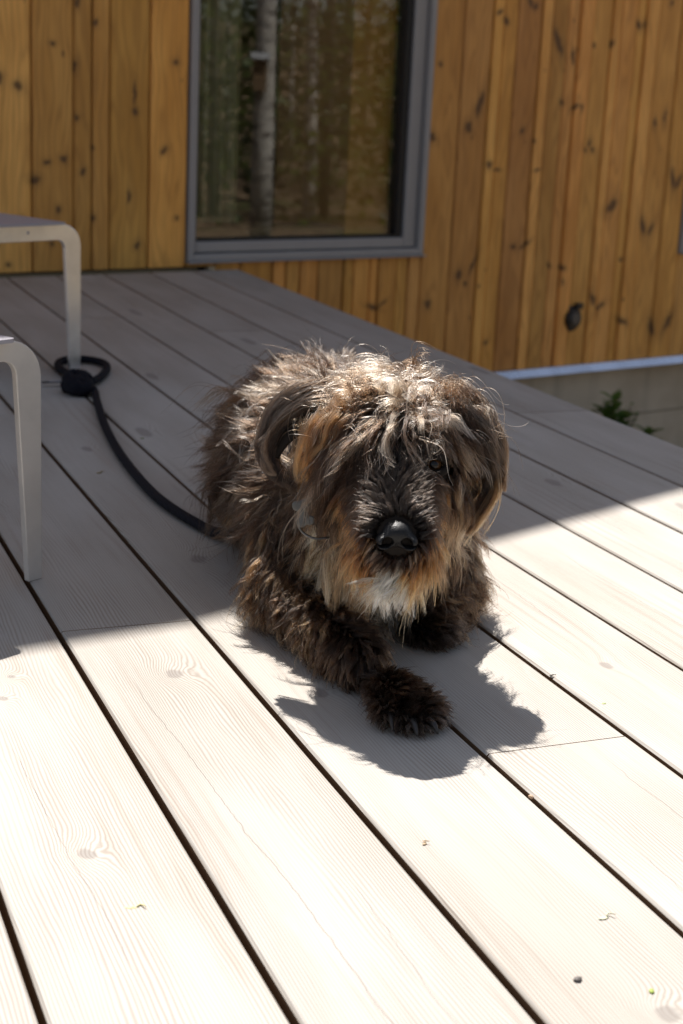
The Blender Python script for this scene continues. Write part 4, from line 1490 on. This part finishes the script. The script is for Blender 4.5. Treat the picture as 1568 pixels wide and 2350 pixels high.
tops = [(20.45, 31.55, -3.05, 1), (20.2, 31.5, -3.35, 1), (20.7, 31.5, -3.5, 1), (19.85, 31.4, -3.75, 1), (19.6, 31.2, -3.78, 1), (20.5, 31.2, -3.75, 1), (20.05, 31.1, -4.0, 1), (20.3, 31.0, -4.05, 1),
        (21.0, 31.6, -3.2, 0), (21.15, 31.5, -3.4, 0), (20.75, 31.9, -2.85, 0), (21.1, 31.0, -4.2, 1), (21.45, 31.1, -4.15, 1), (21.3, 31.2, -3.9, 1), (20.9, 31.1, -4.3, 1), (19.7, 30.9, -4.4, 1)]
for (x, y, z, lf) in tops:
    x -= .45
    z = GZ + (z - GZ) * .93
    a = Vector((19.95 + rs.uniform(-.25, .25), 31.3 + rs.uniform(-.2, .2), GZ - .05))
    b = Vector((x, y, z))
    mid = a.lerp(b, .5) + Vector((rs.uniform(-.2, .2), rs.uniform(-.2, .2), .2))
    sp_ = [Vector(q) for q in spline([a, mid, b], 12)]
    tube(stems_bm, sp_, [.045 - .003 * i for i in range(12)], 6)
    for i in range(4, 12):
        for _ in range(7 if lf else 2):
            ang = rs.uniform(0, 6.28)
            d = Vector((math.cos(ang), math.sin(ang), rs.uniform(.1, .9)))
            s_ = rs.uniform(.8, 1.25) * (1 if lf else .35)
            leaf(leaf_bm, sp_[i] + Vector((0, 0, rs.uniform(-.06, .06))), d, ZV, .36 * s_, .22 * s_)
from_bm("stem", stems_bm, STEM, shrub, True)
o = from_bm("leaves", leaf_bm, LEAF, shrub)
tag(o, kind="stuff")
# low weeds at its foot
# ------------------------------------------------------------------ crumbs on the boards
def crumb(name, label, cat, loc, rad, col, ang=0.0, tail=None, seed=1):
    q = random.Random(seed)
    root = empty(name, (loc[0], loc[1], 0))
    rad = tuple(x * .54 for x in rad)
    tail = tail and tail * .62
    bm = bmesh.new()
    ax_ = (Vector((math.cos(ang), math.sin(ang), 0)), Vector((-math.sin(ang), math.cos(ang), 0)), ZV)
    ball(bm, (loc[0], loc[1], rad[2] * .7 - .003), rad, 12, 8, ax_)
    for v in bm.verts:
        v.co += Vector((q.uniform(-1, 1) * rad[0], q.uniform(-1, 1) * rad[1], q.uniform(-1, 1) * rad[2])) * .14
    if tail:
        tube(bm, [Vector((loc[0], loc[1], .003)) + ax_[0] * (rad[0] * .8 + tail * t) + ax_[1] * .02 * math.sin(t * 4) + ZV * .012 * t for t in (0, .35, .7, 1)], [.006, .005, .004, .002], 6)
    bpy.data.objects.remove(root)
    o = from_bm(name, bm, plain(name + "_colour", col, .65), None, True)
    return tag(o, label, cat)
crumb("bark_chip", "small dark grey bark chip on the sunny board nearest the camera edge", "bark chip", (3.37, 5.15), (.042, .03, .018), (.11, .095, .085), .4, None, 2)
crumb("seed", "plump pale brown seed lying across a gap between two boards", "seed", (4.05, 6.84), (.020, .036, .020), (.45, .30, .19), .3, None, 3)
crumb("bud_scale", "pale yellow bud scale with a thin brown stalk on a sunlit board", "bud scale", (1.63, 6.33), (.062, .024, .010), (.62, .55, .26), -.25, .07, 4)
crumb("leaf_scrap", "tiny bright green leaf scrap on the board beside the knot and bark chip", "leaf scrap", (3.64, 4.97), (.034, .020, .012), (.30, .38, .06), 1.1, None, 5)
crumb("leaf_scrap", "tiny pale green leaf scrap on a sunny board past the stretched paw", "leaf scrap", (5.18, 7.93), (.030, .022, .010), (.35, .40, .15), .2, None, 6)
crumb("bud_scale", "flat whitish bud scale with a stalk on a sunlit board near the long gap", "bud scale", (3.76, 5.58), (.055, .024, .007), (.60, .57, .40), .1, .06, 7)
crumb("seed_husk", "small tan seed husk on the board below the dog's shadow", "seed husk", (3.24, 6.51), (.026, .016, .010), (.50, .36, .22), .5, .02, 8)
crumb("seed_husk", "orange brown seed husk lying on the shaded boards close to the leash", "seed husk", (3.36, 14.5), (.055, .03, .012), (.30, .22, .08), .3, .04, 9)
crumb("twig", "short dark curled twig caught in a sunlit gap between boards", "twig", (5.07, 8.43), (.012, .03, .010), (.03, .025, .02), .6, .05, 10)
crumb("leaf_scrap", "faint green leaf scrap on the shaded boards between leash and dog", "leaf scrap", (4.16, 15.9), (.05, .03, .01), (.16, .20, .06), .2, None, 11)

# ------------------------------------------------------------------ woodland facing the window (seen only as its reflection)
BIRCH = mat_bark("birch_bark", (.52, .48, .44), (.11, .09, .08))
PINEB = mat_bark("grey_bark", (.17, .14, .115), (.06, .045, .035), 1.4)
FOL = [mat_leaf("spring_leaf", (.06, .10, .022), (.14, .16, .04), .35), mat_leaf("spruce_needle", (.022, .045, .014), (.05, .075, .022), .15)]
rf = random.Random(41)
def crown_bm(c, h, r, nleaf, size, q):
    bm = bmesh.new()
    for _ in range(nleaf):
        z = q.random()
        a = q.uniform(0, 6.283)
        rr_ = r * (1 - .75 * z) * math.sqrt(q.random())
        p_ = Vector((c[0] + rr_ * math.cos(a), c[1] + rr_ * math.sin(a), c[2] + z * h + q.gauss(0, .4)))
        d = Vector((q.gauss(0, 1), q.gauss(0, 1), q.gauss(0, .6))).normalized()
        s_ = d.orthogonal().normalized()
        L_, W_ = size * q.uniform(.6, 1.4), size * q.uniform(.35, .7)
        bm.faces.new([bm.verts.new(p_ + d * L_ * x + s_ * W_ * y) for x, y in ((-1, 0), (0, -1), (1, 0), (0, 1))])
    return bm
def tree(x, y, h, r, bark, fol, label, lean=(0, 0), c0=.35, nleaf=500, size=.8):
    z0 = GZ - .4 + max(0, math.hypot(x - 8, y - 20) - 90) * .045
    t_ = empty("forest_tree", (x, y, z0))
    tag(t_, label, "tree", "trees of the woodland mirrored in the window")
    bm = bmesh.new()
    sp_ = [Vector((x + lean[0] * t * h + .25 * math.sin(t * 5 + x), y + lean[1] * t * h, z0 + h * t)) for t in [i / 9 for i in range(10)]]
    tube(bm, sp_, [r * (1.15 - .95 * i / 9) for i in range(10)], 9)
    from_bm("trunk", bm, bark, t_, True)
    o = from_bm("crown", crown_bm((sp_[3].x, sp_[3].y, z0 + h * c0), h * (1 - c0), h * .19, nleaf, size, rf), fol, t_)
    tag(o, kind="stuff")
    return t_
# direction of view mirrored in the glass
PANE = wallpt(1.8, 4.0)
def mirrored(az_deg, dist):
    a = math.radians(az_deg)
    return PANE.x + math.sin(a) * dist, PANE.y + math.cos(a) * dist
bx, by = mirrored(133.0, 62)
tree(bx, by, 62, .64, BIRCH, FOL[0], "pale birch carrying a nest box, mirrored in the window glass", (-.006, 0), .5)
nest = empty("nest_box", (bx - .5, by + .9, 3.4))
tag(nest, "small weathered nest box hung on the pale birch mirrored in the window", "nest box")
bm = bmesh.new()
toh = (PANE - Vector((bx, by, 0)))
toh.z = 0
toh.normalize()
sdv = toh.cross(ZV)
bc = Vector((bx, by, 0)) + toh * .95 - sdv * .2
box(bm, bc + ZV * 4.3, (.42, .4, .95), (sdv, toh, ZV), .03)
from_bm("box_body", bm, DARKWOOD, nest)
bm = bmesh.new()
box(bm, bc + ZV * 5.35 + toh * .15, (.58, .6, .07), (sdv, (toh - ZV * .3).normalized(), (ZV + toh * .3).normalized()), .02)
from_bm("box_roof", bm, plain("tin_roof", (.38, .38, .40), .4), nest)
kinds = [("slender birch trunk of the sunlit woodland mirrored in the window", BIRCH, 0), ("dark trunked spruce of the woodland mirrored in the window", PINEB, 1), ("grey trunked young leafy tree of the woodland mirrored in the window", PINEB, 0)]
spots = []
for i in range(46):
    az = rf.uniform(117, 146)
    ds = rf.uniform(75, 190)
    if abs(az - 133.0) < 1.2 and ds < 120:
        continue
    kd_ = rf.choice((0, 0, 1, 1, 2, 2))
    x, y = mirrored(az, ds)
    lb, bk, fo = kinds[kd_]
    tree(x, y, rf.uniform(38, 75), rf.uniform(.22, .5), bk, FOL[fo], lb, (rf.uniform(-.02, .02), rf.uniform(-.02, .02)), rf.choice((.03, .08, .2)), 1300, rf.uniform(.28, .5))
und = bmesh.new()
for i in range(6500):
    x, y = mirrored(rf.uniform(112, 150), rf.uniform(70, 210))
    z = GZ + max(0, math.hypot(x - 8, y - 20) - 90) * .045
    d = Vector((rf.gauss(0, 1), rf.gauss(0, 1), rf.gauss(0, .7))).normalized()
    s_ = d.orthogonal()
    c_ = Vector((x, y, z + rf.random() ** 1.2 * 16))
    q = rf.uniform(.2, .5)
    und.faces.new([und.verts.new(c_ + d * q * a + s_ * q * .6 * b) for a, b in ((-1, 0), (0, -1), (1, 0), (0, 1))])
tag(from_bm("undergrowth", und, FOL[0], None), "loose spring undergrowth between the trunks mirrored in the window", "undergrowth", None, "stuff")
